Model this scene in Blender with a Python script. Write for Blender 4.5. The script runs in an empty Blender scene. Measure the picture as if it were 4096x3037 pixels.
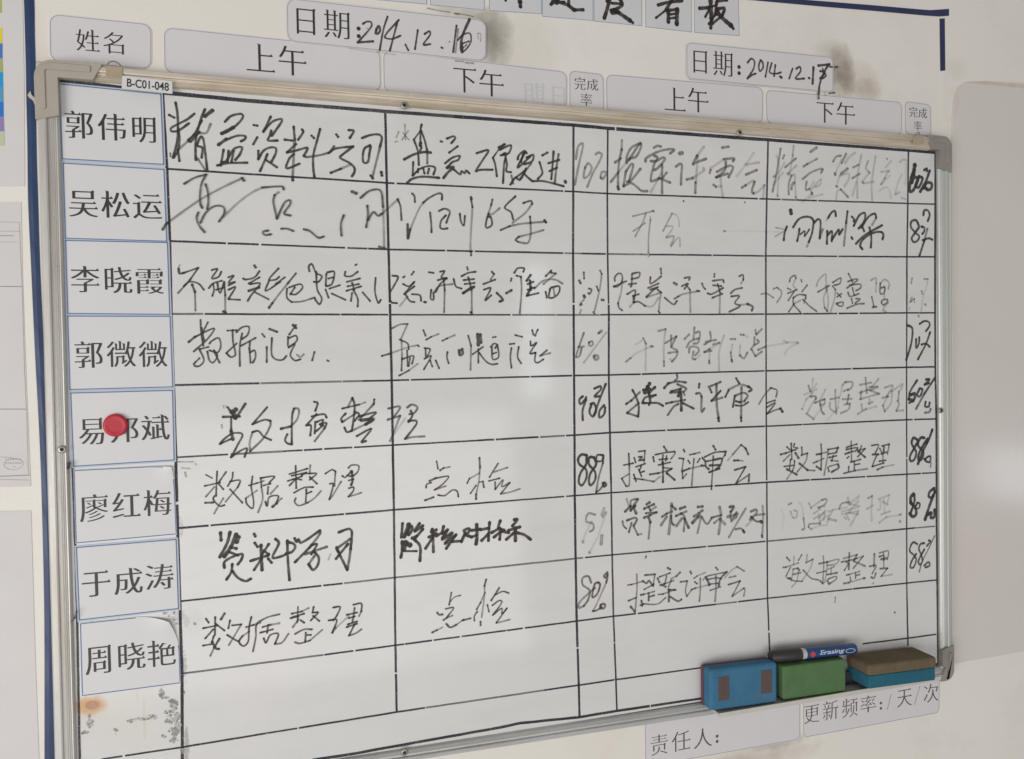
import bpy, math, random
from mathutils import Vector, Matrix
random.seed(7)
SC = bpy.context.scene
COL = SC.collection
PI = math.pi
WALL = 0.012                      # wall plane; the whiteboard surface is y = 0, metres throughout

# ------------------------------------------------------------------ camera, light, exposure
cd = bpy.data.cameras.new('camera'); cam = bpy.data.objects.new('camera', cd); COL.objects.link(cam)
cd.sensor_width = 36.0; cd.lens = 36*3200/4096; cd.clip_start = .02; cd.clip_end = 60
yaw, pitch, roll = -0.29862376, -0.03299736, 0.01647575
RM = Matrix.Rotation(yaw, 3, 'Z') @ Matrix.Rotation(pitch, 3, 'X') @ Matrix.Rotation(roll, 3, 'Y')
right, fwd, up = RM.col[0], RM.col[1], RM.col[2]
cam.matrix_world = Matrix(((right.x, up.x, -fwd.x, 0.10289131), (right.y, up.y, -fwd.y, -1.0), (right.z, up.z, -fwd.z, -0.30019149), (0, 0, 0, 1)))
SC.camera = cam
W = bpy.data.worlds.new('World'); SC.world = W; W.use_nodes = True
W.node_tree.nodes['Background'].inputs[0].default_value = (1.0, 0.98, 0.965, 1)
W.node_tree.nodes['Background'].inputs[1].default_value = 0.33
PWR = 1.10
def area(name, loc, aim, sx, sy, power, col):
    l = bpy.data.lights.new(name, 'AREA'); l.shape = 'RECTANGLE'; l.size = sx; l.size_y = sy; l.energy = power*PWR; l.color = col
    o = bpy.data.objects.new(name, l); COL.objects.link(o); o.location = loc
    o.rotation_euler = (Vector(aim)-Vector(loc)).to_track_quat('-Z', 'Y').to_euler()
    return o
area('window_light', (-2.3, -2.5, -1.0), (0.35, 0, -0.4), 2.0, 1.8, 63, (1.0, 0.983, 0.965))
area('fill_light', (0.2, -3.4, -1.3), (0.3, 0, -0.5), 2.6, 1.4, 22, (1.0, 0.983, 0.965))  # soft fill added in front of the board, no visible source
area('doorway_light', (1.315, -2.55, -0.20), (0.45, 0, -0.3), 0.13, 0.62, 0.85, (0.80, 0.98, 1.0))
area('far_window_light', (4.25, -2.55, -1.05), (1.27, 0, -0.5), 0.34, 0.30, 1.1, (0.86, 0.95, 1.0))
SC.view_settings.view_transform = 'Standard'; SC.view_settings.look = 'None'; SC.view_settings.exposure = 0; SC.view_settings.gamma = 1
SC.cycles.transparent_max_bounces = 48

# ------------------------------------------------------------------ materials
class NT:
    def __init__(s, name):
        s.m = bpy.data.materials.new(name); s.m.use_nodes = True; s.t = s.m.node_tree
        s.b = s.t.nodes['Principled BSDF']
    def n(s, kind, **k):
        o = s.t.nodes.new(kind)
        for a, v in k.items(): setattr(o, a, v)
        return o
    def l(s, a, b): s.t.links.new(a, b)
    def val(s, i, v):
        s.b.inputs[i].default_value = v
    def math(s, op, a, b=None, clamp=False):
        o = s.n('ShaderNodeMath', operation=op, use_clamp=clamp)
        for i, v in enumerate((a, b)):
            if v is None: continue
            if isinstance(v, (int, float)): o.inputs[i].default_value = v
            else: s.l(v, o.inputs[i])
        return o.outputs[0]
    def pos(s):
        if not hasattr(s, 'p'):
            s.p = s.n('ShaderNodeTexCoord').outputs['Object']; x = s.n('ShaderNodeSeparateXYZ'); s.l(s.p, x.inputs[0]); s.x, s.z = x.outputs[0], x.outputs[2]
        return s.p
    def noise(s, scale, detail=3, rough=.55, stretch=None):
        o = s.n('ShaderNodeTexNoise'); o.inputs['Scale'].default_value = scale; o.inputs['Detail'].default_value = detail; o.inputs['Roughness'].default_value = rough
        p = s.pos()
        if stretch:
            mp = s.n('ShaderNodeMapping'); mp.inputs['Scale'].default_value = stretch; s.l(p, mp.inputs[0]); p = mp.outputs[0]
        s.l(p, o.inputs['Vector']); return o.outputs[0]
    def ramp(s, f, a, b):
        o = s.n('ShaderNodeMapRange'); o.inputs[1].default_value = a; o.inputs[2].default_value = b; s.l(f, o.inputs[0]); return o.outputs[0]
    def mix(s, f, a, b):
        o = s.n('ShaderNodeMix', data_type='RGBA')
        if isinstance(f, (int, float)): o.inputs[0].default_value = f
        else: s.l(f, o.inputs[0])
        for i, v in ((6, a), (7, b)):
            if isinstance(v, tuple): o.inputs[i].default_value = (*v, 1)
            else: s.l(v, o.inputs[i])
        return o.outputs[2]
    def blob(s, cx, cz, rx, rz, soft=1.0, amount=1.0, nz=None):
        s.pos()
        dx = s.math('DIVIDE', s.math('SUBTRACT', s.x, cx), rx); dz = s.math('DIVIDE', s.math('SUBTRACT', s.z, cz), rz)
        q = s.math('ADD', s.math('MULTIPLY', dx, dx), s.math('MULTIPLY', dz, dz))
        f = s.math('SUBTRACT', 1.0, q)
        if nz is not None: f = s.math('ADD', f, s.math('MULTIPLY', s.math('SUBTRACT', nz, .5), 1.7))
        f = s.math('MULTIPLY', f, soft, True)
        return s.math('MULTIPLY', f, amount)
    def color(s, c):
        if isinstance(c, tuple): s.b.inputs['Base Color'].default_value = (*c, 1)
        else: s.l(c, s.b.inputs['Base Color'])
    def bump(s, f, strength, dist):
        o = s.n('ShaderNodeBump'); o.inputs['Strength'].default_value = strength; o.inputs['Distance'].default_value = dist
        s.l(f, o.inputs['Height']); s.l(o.outputs[0], s.b.inputs['Normal'])
def simple(name, col, rough=.5, var=.08, scale=60, metal=0, spec=.5, bump=0, bscale=300):
    t = NT(name); a = tuple(c*(1-var) for c in col); b = tuple(min(1, c*(1+var)) for c in col)
    t.color(t.mix(t.noise(scale, 4), a, b)); t.val('Roughness', rough); t.val('Metallic', metal); t.val('Specular IOR Level', spec)
    if bump: t.bump(t.noise(bscale, 3), bump, .0006)
    return t.m
M = {}
# whiteboard enamel: warm/cool mottling, old marker haze, rust and peeled grey residue where cards were pulled off
t = NT('whiteboard_enamel')
c = t.mix(t.ramp(t.noise(7, 4), .35, .65), (.672, .672, .655), (.70, .685, .672))
c = t.mix(t.math('MULTIPLY', t.ramp(t.noise(5, 6, .7, (1, 1, 5)), .48, .70), .32), c, (.58, .575, .56))
c = t.mix(t.math('MULTIPLY', t.ramp(t.noise(330, 2, .5), .70, .76), .35), c, (.40, .39, .38))
c = t.mix(t.math('MULTIPLY', t.ramp(t.noise(26, 5, .6), .5, .8), .28), c, (.62, .625, .62))
nf = t.ramp(t.noise(170, 6, .75), .36, .64); nm = t.noise(60, 5, .7)
for (cx, cz, rx, rz, so, am, colr, nz) in (
    (-.097, -.693, .020, .013, 1.2, .95, (.62, .27, .06), nm), (-.095, -.6925, .009, .006, 1.5, .95, (.34, .09, .015), nm),
    (-.096, -.699, .03, .02, .6, .35, (.66, .52, .36), nm),
    (-.0415, -.715, .002, .035, 1.2, .35, (.60, .50, .38), nm), (-.048, -.688, .003, .010, 1.0, .3, (.60, .50, .38), nm),
    (-.055, -.715, .07, .045, .8, .28, (.66, .61, .50), nm), (.012, -.607, .016, .019, 1.0, .35, (.50, .50, .48), nm), (.0062, -.607, .004, .008, 2, .35, (.35, .35, .34), nf), (.0, -.600, .006, .006, 2, .5, (.4, .4, .38), nf),
    (.004, -.497, .003, .012, 2.0, .5, (.35, .35, .34), nf), (.013, -.425, .018, .012, .8, .22, (.5, .5, .48), nm), (.003, -.66, .003, .02, 2.0, .6, (.3, .3, .29), nf), (.003, -.76, .003, .03, 2.0, .6, (.3, .28, .25), nf),
    (.325, -.075, .02, .05, .8, .13, (.55, .55, .54), nm), (.45, -.56, .03, .05, .7, .10, (.6, .6, .58), nm)):
    c = t.mix(t.blob(cx, cz, rx, rz, so, am, nz), c, colr)
t.color(c); t.val('Roughness', .34); t.val('Specular IOR Level', .3); t.val('Coat Weight', .9); t.val('Coat Roughness', .085); t.val('Coat IOR', 1.45)
t.bump(t.noise(22, 2), .05, .0004); M['board'] = t.m
# cream painted wall with hand grime beside the date cards
t = NT('wall_paint')
c = t.mix(t.ramp(t.noise(3, 4), .3, .7), (.77, .73, .665), (.795, .76, .705))
c = t.mix(t.math('MULTIPLY', t.ramp(t.noise(420, 2), .4, .75), .10), c, (.5, .47, .43))
c = t.mix(t.math('MULTIPLY', t.ramp(t.noise(8, 6, .7), .52, .75), .25), c, (.60, .55, .47))
nf = t.noise(90, 5, .7); nm = t.noise(30, 4, .6)
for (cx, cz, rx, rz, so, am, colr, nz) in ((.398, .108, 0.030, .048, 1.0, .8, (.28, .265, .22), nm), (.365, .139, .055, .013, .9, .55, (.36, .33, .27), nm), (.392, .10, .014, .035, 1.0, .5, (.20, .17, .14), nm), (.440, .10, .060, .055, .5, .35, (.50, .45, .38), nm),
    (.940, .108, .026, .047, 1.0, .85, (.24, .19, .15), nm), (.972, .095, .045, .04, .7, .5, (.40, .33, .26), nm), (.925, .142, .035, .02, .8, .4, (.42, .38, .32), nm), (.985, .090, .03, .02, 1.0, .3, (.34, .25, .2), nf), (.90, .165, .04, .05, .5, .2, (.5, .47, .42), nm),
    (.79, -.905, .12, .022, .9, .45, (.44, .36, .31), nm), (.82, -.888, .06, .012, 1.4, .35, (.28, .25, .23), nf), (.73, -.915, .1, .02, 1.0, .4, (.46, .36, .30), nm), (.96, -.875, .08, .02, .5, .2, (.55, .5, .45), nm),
    (1.155, .135, .03, .02, .7, .25, (.52, .50, .36), nm), (1.165, .10, .03, .012, .7, .25, (.55, .42, .32), nm), (.55, .17, .10, .03, .4, .16, (.55, .48, .38), nm), (-.128, .03, .012, .06, .7, .3, (.52, .47, .38), nm), (-.135, -.35, .008, .9, .4, .25, (.55, .5, .42), nm)):
    c = t.mix(t.blob(cx, cz, rx, rz, so, am, nz), c, colr)
t.color(c); t.val('Roughness', .5); t.val('Specular IOR Level', .35); t.bump(t.noise(160, 5, .6), .16, .0008); M['wall'] = t.m
t = NT('laminate_panel')
c = t.mix(t.ramp(t.noise(4, 4), .3, .7), (.675, .62, .585), (.70, .655, .62))
c = t.mix(t.math('MULTIPLY', t.ramp(t.noise(420, 2), .4, .75), .10), c, (.45, .42, .40))
c = t.mix(t.blob(1.18, .119, .3, .004, 1.0, .5, t.noise(60, 4)), c, (.50, .36, .26))
c = t.mix(t.blob(1.152, .085, .010, .03, .8, .25, t.noise(60, 4)), c, (.52, .42, .32))
t.color(c); t.val('Roughness', .30); t.val('Coat Weight', .8); t.val('Coat Roughness', .13); M['panel'] = t.m
def paper(name, a, b, rough=.45, coat=.25):
    t = NT(name); t.color(t.mix(t.ramp(t.noise(18, 4), .3, .7), a, b)); t.val('Roughness', rough); t.val('Specular IOR Level', .3); t.val('Coat Weight', coat); t.val('Coat Roughness', .3)
    t.bump(t.noise(35, 2), .12, .0006); return t.m
M['card'] = paper('card_white', (.655, .655, .655), (.675, .665, .66))
M['header'] = paper('card_cool_white', (.655, .635, .645), (.68, .655, .66))
M['laminate'] = paper('laminate_margin', (.44, .50, .55), (.49, .54, .58))
M['paper'] = paper('notice_paper', (.64, .615, .605), (.67, .645, .63), .6, 0)
M['title'] = paper('card_grey_white', (.60, .61, .62), (.64, .64, .65))
# aluminium rails: brushed along their length, yellowed on the top rail
def rail_mat(name, a, b, stain, amt, along_x):
    t = NT(name); st = (3, 1, 160) if along_x else (160, 1, 3)
    c = t.mix(t.noise(9, 5, .65, st), a, b)
    c = t.mix(t.math('MULTIPLY', t.ramp(t.noise(3, 5, .7, (2, 1, 22) if along_x else (22, 1, 2)), .42, .66), amt), c, stain)
    c = t.mix(t.math('MULTIPLY', t.ramp(t.noise(120, 3, .7), .66, .76), .4), c, (.2, .17, .13))
    t.color(c); t.val('Metallic', .35); t.val('Roughness', .38); t.bump(t.noise(8, 3, .6, (2, 1, 200) if along_x else (200, 1, 2)), .25, .0004); return t.m
M['rail_top'] = rail_mat('rail_yellowed', (.62, .545, .445), (.74, .67, .57), (.44, .36, .24), .8, True)
M['rail_side'] = rail_mat('rail_side', (.46, .45, .42), (.68, .665, .62), (.44, .39, .34), .6, False)
M['rail_right'] = rail_mat('rail_right', (.46, .48, .46), (.60, .62, .59), (.5, .45, .42), .4, False)
M['rail_low'] = rail_mat('rail_low', (.44, .445, .44), (.62, .625, .61), (.38, .37, .35), .6, True)
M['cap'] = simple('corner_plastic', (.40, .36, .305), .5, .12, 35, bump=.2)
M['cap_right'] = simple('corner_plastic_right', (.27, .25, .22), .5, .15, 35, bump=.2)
M['groove'] = simple('rail_groove', (.25, .23, .20), .6, .2, 80)
M['tape'] = simple('navy_tape', (.018, .042, .115), .42, .25, 20, bump=.15, bscale=90)
M['tape2'] = simple('navy_tape_dark', (.020, .028, .085), .5, .2, 30)
M['steel'] = simple('screw_steel', (.40, .38, .33), .35, .2, 400, metal=.7)
M['black'] = simple('black_hole', (.015, .013, .012), .6, .1)
M['blue_line'] = simple('card_blue_line', (.10, .17, .36), .6, .2, 200)
M['grey_line'] = simple('card_grey_line', (.27, .27, .35), .6, .2, 200)
M['print'] = simple('black_print', (.032, .028, .030), .45, .2, 300)
M['print_grey'] = simple('grey_print', (.085, .078, .082), .5, .2, 300)
M['brown_tape'] = simple('brown_tape', (.40, .32, .22), .45, .15, 90)
M['wire'] = simple('rusty_wire', (.20, .14, .10), .5, .2, 200)
M['magnet'] = simple('red_plastic', (.50, .018, .038), .40, .12, 40, spec=.5)
def foam(name, col, stain):
    t = NT(name); a = tuple(c*.88 for c in col); b = tuple(min(1, c*1.12) for c in col)
    c = t.mix(t.ramp(t.noise(35, 6, .7), .3, .7), a, b)
    c = t.mix(t.math('MULTIPLY', t.ramp(t.noise(22, 5, .7), .50, .72), .45), c, stain)
    c = t.mix(t.math('MULTIPLY', t.ramp(t.noise(600, 3, .7), .55, .75), .35), c, tuple(min(1, x*1.5+.03) for x in col))
    t.color(c); t.val('Roughness', .9); t.val('Specular IOR Level', .2); t.bump(t.noise(260, 5, .7), .8, .0012); return t.m
M['foam_blue'] = foam('blue_foam', (.052, .165, .275), (.09, .15, .20))
M['foam_green'] = foam('green_foam', (.092, .180, .075), (.12, .15, .09))
M['foam_teal'] = foam('teal_plastic', (.024, .125, .18), (.03, .08, .12))
M['felt'] = foam('brown_felt', (.150, .115, .070), (.065, .055, .045))
M['felt_red'] = simple('maroon_felt', (.12, .06, .085), .95, .2, 70, bump=.6, bscale=700)
M['magnet_strip'] = simple('brown_magnet_strip', (.10, .068, .062), .8, .15, 60, bump=.3, bscale=500)
M['cap_black'] = simple('marker_cap', (.035, .028, .032), .45, .2, 60)
M['barrel_white'] = simple('marker_collar', (.50, .50, .47), .4, .06)
M['barrel_blue'] = simple('marker_blue', (.018, .062, .20), .35, .1)
M['logo_red'] = simple('logo_red', (.55, .05, .07), .5, .1)
M['logo_white'] = simple('logo_white', (.52, .58, .66), .5, .08, 500)
M['gap_shade_dark'] = simple('gap_shade_dark', (.045, .042, .05), .6, .2)  # near-black tone painted as the shadow behind the erasers
M['tray_light'] = simple('tray_lip', (.56, .54, .48), .4, .1)
for n_, c_ in (('olive', (.42, .45, .10)), ('yellow', (.75, .62, .02)), ('blue', (.05, .18, .52)), ('lime', (.36, .40, .16)), ('cyan', (.0, .30, .66)), ('teal', (.09, .30, .50)), ('royal', (.01, .17, .58)), ('mauve', (.27, .21, .45)), ('sage', (.50, .54, .36))):
    M['sw_'+n_] = simple('print_'+n_, c_, .6, .05)
def ink(name, col):
    t = NT(name); at = t.n('ShaderNodeAttribute', attribute_name='ink'); nz = t.ramp(t.noise(700, 3, .7), .25, .7)
    a = t.math('MULTIPLY', at.outputs['Fac'], t.math('ADD', t.math('MULTIPLY', nz, .22), .82), True)
    # nearly full ink stays solid, thin ink breaks up
    t.l(a, t.b.inputs['Alpha']); t.color(col); t.val('Roughness', .5); t.val('Specular IOR Level', .25)
    t.m.use_transparent_shadow = True if hasattr(t.m, 'use_transparent_shadow') else None
    if name == 'ruled_line_ink':
        ch = t.ramp(t.noise(520, 4, .7), .34, .42); a2 = t.math('MULTIPLY', a, t.math('ADD', t.math('MULTIPLY', ch, .75), .25), True); t.l(a2, t.b.inputs['Alpha'])
    return t.m
M['ink'] = ink('marker_ink', (.050, .043, .041))
M['rule'] = ink('ruled_line_ink', (.036, .033, .046))
M['brush'] = ink('title_ink', (.035, .024, .024))

# ------------------------------------------------------------------ helpers
def link(name, V, F, mat, parent=None, smooth=False):
    me = bpy.data.meshes.new(name); me.from_pydata([tuple(v) for v in V], [], F); me.update()
    for m in (mat if isinstance(mat, (list, tuple)) else [mat]): me.materials.append(m)
    if smooth:
        for p in me.polygons: p.use_smooth = True
    o = bpy.data.objects.new(name, me); COL.objects.link(o)
    if parent: o.parent = parent
    return o
def empty(name, loc):
    o = bpy.data.objects.new(name, None); o.empty_display_size = .02; COL.objects.link(o); o.location = loc; return o
def tag(o, label, cat, group=None):
    o['label'] = label; o['category'] = cat
    if group: o['group'] = group
    return o
def settle(root):
    """parts are written in world coordinates; keep them there under a root that has a place of its own"""
    for c in root.children: c.matrix_parent_inverse = Matrix.Translation(root.location).inverted()
    return root
def bev(o, w, seg=2, ang=35, smooth=True):
    b = o.modifiers.new('bevel', 'BEVEL'); b.width = w; b.segments = seg; b.limit_method = 'ANGLE'; b.angle_limit = math.radians(ang)
    b.harden_normals = smooth
    for p in o.data.polygons: p.use_smooth = smooth
    return o
def box(x0, x1, y0, y1, z0, z1):
    V = [(x, y, z) for x in (x0, x1) for y in (y0, y1) for z in (z0, z1)]
    return V, [(0, 1, 3, 2), (4, 6, 7, 5), (0, 4, 5, 1), (2, 3, 7, 6), (0, 2, 6, 4), (1, 5, 7, 3)]
def prism(pts, y0, y1):
    """outline in the board plane (metres), front at y0, back at y1"""
    n = len(pts); V = [(x, y0, z) for x, z in pts]+[(x, y1, z) for x, z in pts]
    F = [tuple(range(n)), tuple(range(2*n-1, n-1, -1))]+[(i, i+n, (i+1) % n+n, (i+1) % n) for i in range(n)]
    ar = sum(pts[i-1][0]*pts[i][1]-pts[i][0]*pts[i-1][1] for i in range(n))
    if ar < 0: F = [tuple(reversed(f)) for f in F]
    return V, F
def S(p): return [(x*1e-4, z*1e-4) for x, z in p]
def fillet(P, r, seg=7):
    n = len(P); out = []
    if isinstance(r, (int, float)): r = [r]*n
    for i in range(n):
        p = Vector(P[i]); a = (Vector(P[i-1])-p); b = (Vector(P[(i+1) % n])-p); k = r[i]
        if k < 1e-5: out.append(tuple(p)); continue
        A = p+a.normalized()*k; B = p+b.normalized()*k
        for s in range(seg+1):
            u = s/seg; c0 = .414  # near-circular cubic
            q = A*(1-u)**3+3*(A+(p-A)*.552)*(1-u)**2*u+3*(B+(p-B)*.552)*(1-u)*u*u+B*u**3
            out.append(tuple(q))
    return out
def inset(P, d):
    c = Vector((sum(p[0] for p in P)/len(P), sum(p[1] for p in P)/len(P))); n = len(P); out = []
    ar = sum(P[i-1][0]*P[i][1]-P[i][0]*P[i-1][1] for i in range(n)); sg = 1 if ar > 0 else -1
    for i in range(n):
        a = Vector(P[i])-Vector(P[i-1]); b = Vector(P[(i+1) % n])-Vector(P[i])
        if a.length < 1e-7: a = b
        if b.length < 1e-7: b = a
        na = Vector((-a.y, a.x)).normalized()*sg; nb = Vector((-b.y, b.x)).normalized()*sg
        m = (na+nb); m = m/max(.3, m.length_squared)*2
        out.append(tuple(Vector(P[i])+m*d))
    return out
def loop_strip(P, w, y, closed=True):
    """a thin printed line along P"""
    n = len(P); V = []; F = []
    for i in range(n):
        a = Vector(P[i-1]) if (closed or i) else Vector(P[i]); b = Vector(P[(i+1) % n]) if (closed or i < n-1) else Vector(P[i])
        t = (b-a); t = t.normalized() if t.length > 1e-9 else Vector((1, 0)); nn = Vector((-t.y, t.x))*w/2
        V += [(P[i][0]+nn.x, y, P[i][1]+nn.y), (P[i][0]-nn.x, y, P[i][1]-nn.y)]
    for i in range(n if closed else n-1):
        j = (i+1) % n; F.append((2*i, 2*i+1, 2*j+1, 2*j))
    return V, F
def spline(P, step):
    if len(P) < 3:
        (x0, z0), (x1, z1) = P[0], P[-1]; n = max(2, int(math.hypot(x1-x0, z1-z0)/step)); return [(x0+(x1-x0)*i/n, z0+(z1-z0)*i/n) for i in range(n+1)]
    out = []; n = len(P)
    for i in range(n-1):
        p0 = P[max(0, i-1)]; p1 = P[i]; p2 = P[i+1]; p3 = P[min(n-1, i+2)]
        L = math.hypot(p2[0]-p1[0], p2[1]-p1[1]); k = max(2, min(14, int(L/step)))
        # soften the pull of much longer neighbours so tight pen turns do not overshoot
        def tang(a, b, c):
            la = math.hypot(b[0]-a[0], b[1]-a[1])+1e-9; lb = math.hypot(c[0]-b[0], c[1]-b[1])+1e-9
            tx = (c[0]-a[0])/(la+lb); tz = (c[1]-a[1])/(la+lb); return tx, tz
        t1 = tang(p0, p1, p2); t2 = tang(p1, p2, p3)
        for s in range(k):
            u = s/k; h1 = 2*u**3-3*u*u+1; h2 = u**3-2*u*u+u; h3 = -2*u**3+3*u*u; h4 = u**3-u*u
            out.append((h1*p1[0]+h2*t1[0]*L+h3*p2[0]+h4*t2[0]*L, h1*p1[1]+h2*t1[1]*L+h3*p2[1]+h4*t2[1]*L))
    out.append(P[-1]); return out
class Ink:
    """strokes of a pen as ribbons with round ends; how much ink lies where is a vertex value"""
    def __init__(s): s.V = []; s.F = []; s.A = []; s.k = 0
    def stroke(s, P, w, dens, y, step=.0011, pressure=True, rnd=None):
        rnd = rnd or random; C = spline(P, step); n = len(C); y = y-.00035-s.k*.0000016; s.k += 1; b0 = len(s.V); ph = rnd.uniform(0, 6); tot = max(1, n-1)
        for i, (x, z) in enumerate(C):
            a = C[max(0, i-1)]; b = C[min(n-1, i+1)]; dx, dz = b[0]-a[0], b[1]-a[1]; L = math.hypot(dx, dz)+1e-9
            u = i/tot; ww = w*(1+.07*math.sin(i*.9+ph)) if pressure else w*(1+.05*math.sin(i*1.7+ph)*math.sin(i*.6))
            if pressure: ww *= 1.06-.16*math.sin(PI*u)
            nx, nz = -dz/L*ww/2, dx/L*ww/2
            s.V += [(x+nx, y-i*4e-7, z+nz), (x, y-i*4e-7-1e-7, z), (x-nx, y-i*4e-7, z-nz)]
            e = 1-.20*math.sin(PI*u)**.7 if pressure else 1
            d = dens*e*(1+.07*math.sin(i*.5+ph)); edge = .93 if dens > .6 else 1.25
            s.A += [d*edge, d*(1.0 if dens > .6 else .8), d*edge]
            if i: q = b0+3*i; s.F += [(q-3, q-2, q+1, q), (q-2, q-1, q+2, q+1)]
        if pressure:
            for end, i in ((-1, 0), (1, n-1)):
                a = C[0] if end < 0 else C[-2]; b = C[1] if end < 0 else C[-1]; dx, dz = (b[0]-a[0])*end, (b[1]-a[1])*end; th = math.atan2(dz, dx); cx, cz = C[i]; r = w*.53
                c0 = len(s.V); yy = y-i*4e-7-3e-7
                s.V.append((cx, yy, cz)); s.A.append(dens)
                for q in range(7):
                    al = th-PI/2+PI*q/6; s.V.append((cx+r*math.cos(al), yy, cz+r*math.sin(al))); s.A.append(dens*.97)
                for q in range(6): s.F.append((c0, c0+1+q, c0+2+q))
    def build(s, name, mat, parent):
        o = link(name, s.V, s.F, mat, parent); at = o.data.attributes.new('ink', 'FLOAT', 'POINT')
        at.data.foreach_set('value', [min(1.0, max(0, a)) for a in s.A]); return o

SONG_CACHE = {}
SPECIAL = {'微': (.008, .012), '艳': (.009, .012)}
def flat_glyph(ch, off):
    cu = bpy.data.curves.new('glyph', 'FONT'); cu.body = ch; cu.offset = off; cu.resolution_u = 6
    o = bpy.data.objects.new('glyph', cu); bpy.context.scene.collection.objects.link(o)
    dg = bpy.context.evaluated_depsgraph_get(); e = o.evaluated_get(dg)
    m = e.to_mesh(); vs = [(v.co.x, v.co.y) for v in m.vertices]; fs = [tuple(p.vertices) for p in m.polygons]
    e.to_mesh_clear()
    c = e.to_curve(dg, apply_modifiers=False)
    cont = []
    for s in c.splines:
        L = []
        for bp in s.bezier_points:
            L.append(((bp.co.x, bp.co.y), (bp.handle_left.x, bp.handle_left.y), (bp.handle_right.x, bp.handle_right.y)))
        cont.append(L)
    e.to_curve_clear()
    bpy.data.objects.remove(o); bpy.data.curves.remove(cu)
    return vs, fs, cont
def song_glyph(ch, thin=0.017, wide=0.017, serif=1.0):
    """a bundled sans glyph with thin horizontals, full verticals and small triangular stroke ends"""
    key = (ch, thin, wide, serif)
    if key in SONG_CACHE: return SONG_CACHE[key]
    if ch in SPECIAL: thin, wide = SPECIAL[ch]
    vs, fs, cont = flat_glyph(ch, -thin)
    V = []; F = []
    for k, dx in enumerate((-wide, -wide*.33, wide*.33, wide)):
        b = len(V); V += [(x+dx, y, k*.002) for x, y in vs]; F += [tuple(i+b for i in f) for f in fs]
    def straight(a, b):
        (ax, ay), _, ha = a; (bx, by), hb, _ = b
        L = math.hypot(bx-ax, by-ay)
        if L < 1e-6: return False
        for hx, hy in (ha, hb):
            if abs((hx-ax)*(by-ay)-(hy-ay)*(bx-ax))/L > .004: return False
        return True
    def tri(pts):
        b = len(V); V.extend([(x, y, .009+.0003*b % .002) for x, y in pts]); F.append(tuple(range(b, b+len(pts))))
    for L in cont:
        if not outer(cont, L): continue
        n = len(L)
        for i in range(n):
            p0, p1, p2, p3 = L[i-1], L[i], L[(i+1) % n], L[(i+2) % n]
            (x0, y0), (x1, y1), (x2, y2), (x3, y3) = p0[0], p1[0], p2[0], p3[0]
            if ((x1-x0)*(y2-y1)-(y1-y0)*(x2-x1))*sum(L[j-1][0][0]*L[j][0][1]-L[j][0][0]*L[j-1][0][1] for j in range(n)) <= 0: continue
            # vertical short edge, both neighbours run to the left: the right end of a horizontal stroke
            if abs(x1-x2) < .006 and .035 < abs(y1-y2) < .10 and x0 < x1-.09 and x3 < x2-.09 and abs(y0-y1) < .012 and abs(y3-y2) < .012:
                yt, yb = max(y1, y2)-thin, min(y1, y2)+thin
                tri([(x1+.012, yb), (x1-.035, yt+.040*serif), (x1-.085, yt), (x1-.06, yb)])
            # horizontal short edge with both neighbours running down: head of a vertical stroke
            if abs(y1-y2) < .006 and .035 < abs(x1-x2) < .11 and y0 < y1-.09 and y3 < y2-.09 and abs(x0-x1) < .012 and abs(x3-x2) < .012:
                xl, xr = min(x1, x2), max(x1, x2)
                tri([(xl-.026*serif, y1+.012), (xl+.01, y1-.05), (xr-.01, y1-.05), (xr+.018*serif, y1-.018), (xl+.02, y1+.004)])
    for L in cont:      # outer corner where a horizontal turns down into a vertical
        n = len(L)
        ar = sum(L[i][0][0]*L[(i+1) % n][0][1]-L[(i+1) % n][0][0]*L[i][0][1] for i in range(n))
        for i in range(n):
            a, b, c = L[i-1][0], L[i][0], L[(i+1) % n][0]
            for (p, q, r) in ((a, b, c), (c, b, a)):
                if abs(p[1]-q[1]) < .006 and q[0]-p[0] > .12 and abs(q[0]-r[0]) < .006 and q[1]-r[1] > .12:
                    # convex only: the corner of an outer contour
                    s = (b[0]-a[0])*(c[1]-b[1])-(b[1]-a[1])*(c[0]-b[0])
                    if s*ar > 0 and outer(cont, L):
                        x, y = q; tri([(x-.075, y-thin), (x-.025, y+.025*serif), (x+.024*serif, y-.02), (x, y-.06), (x-.06, y-.055)])
    xs = [v[0] for v in V]; ys = [v[1] for v in V]
    R = (V, F, (min(xs), max(xs), min(ys), max(ys)))
    SONG_CACHE[key] = R
    return R
def outer(cont, L):
    """outer contours turn the way the largest contour turns"""
    def area(M): return sum(M[i-1][0][0]*M[i][0][1]-M[i][0][0]*M[i-1][0][1] for i in range(len(M)))
    return area(L)*area(max(cont, key=lambda M: abs(area(M)))) > 0

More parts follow.
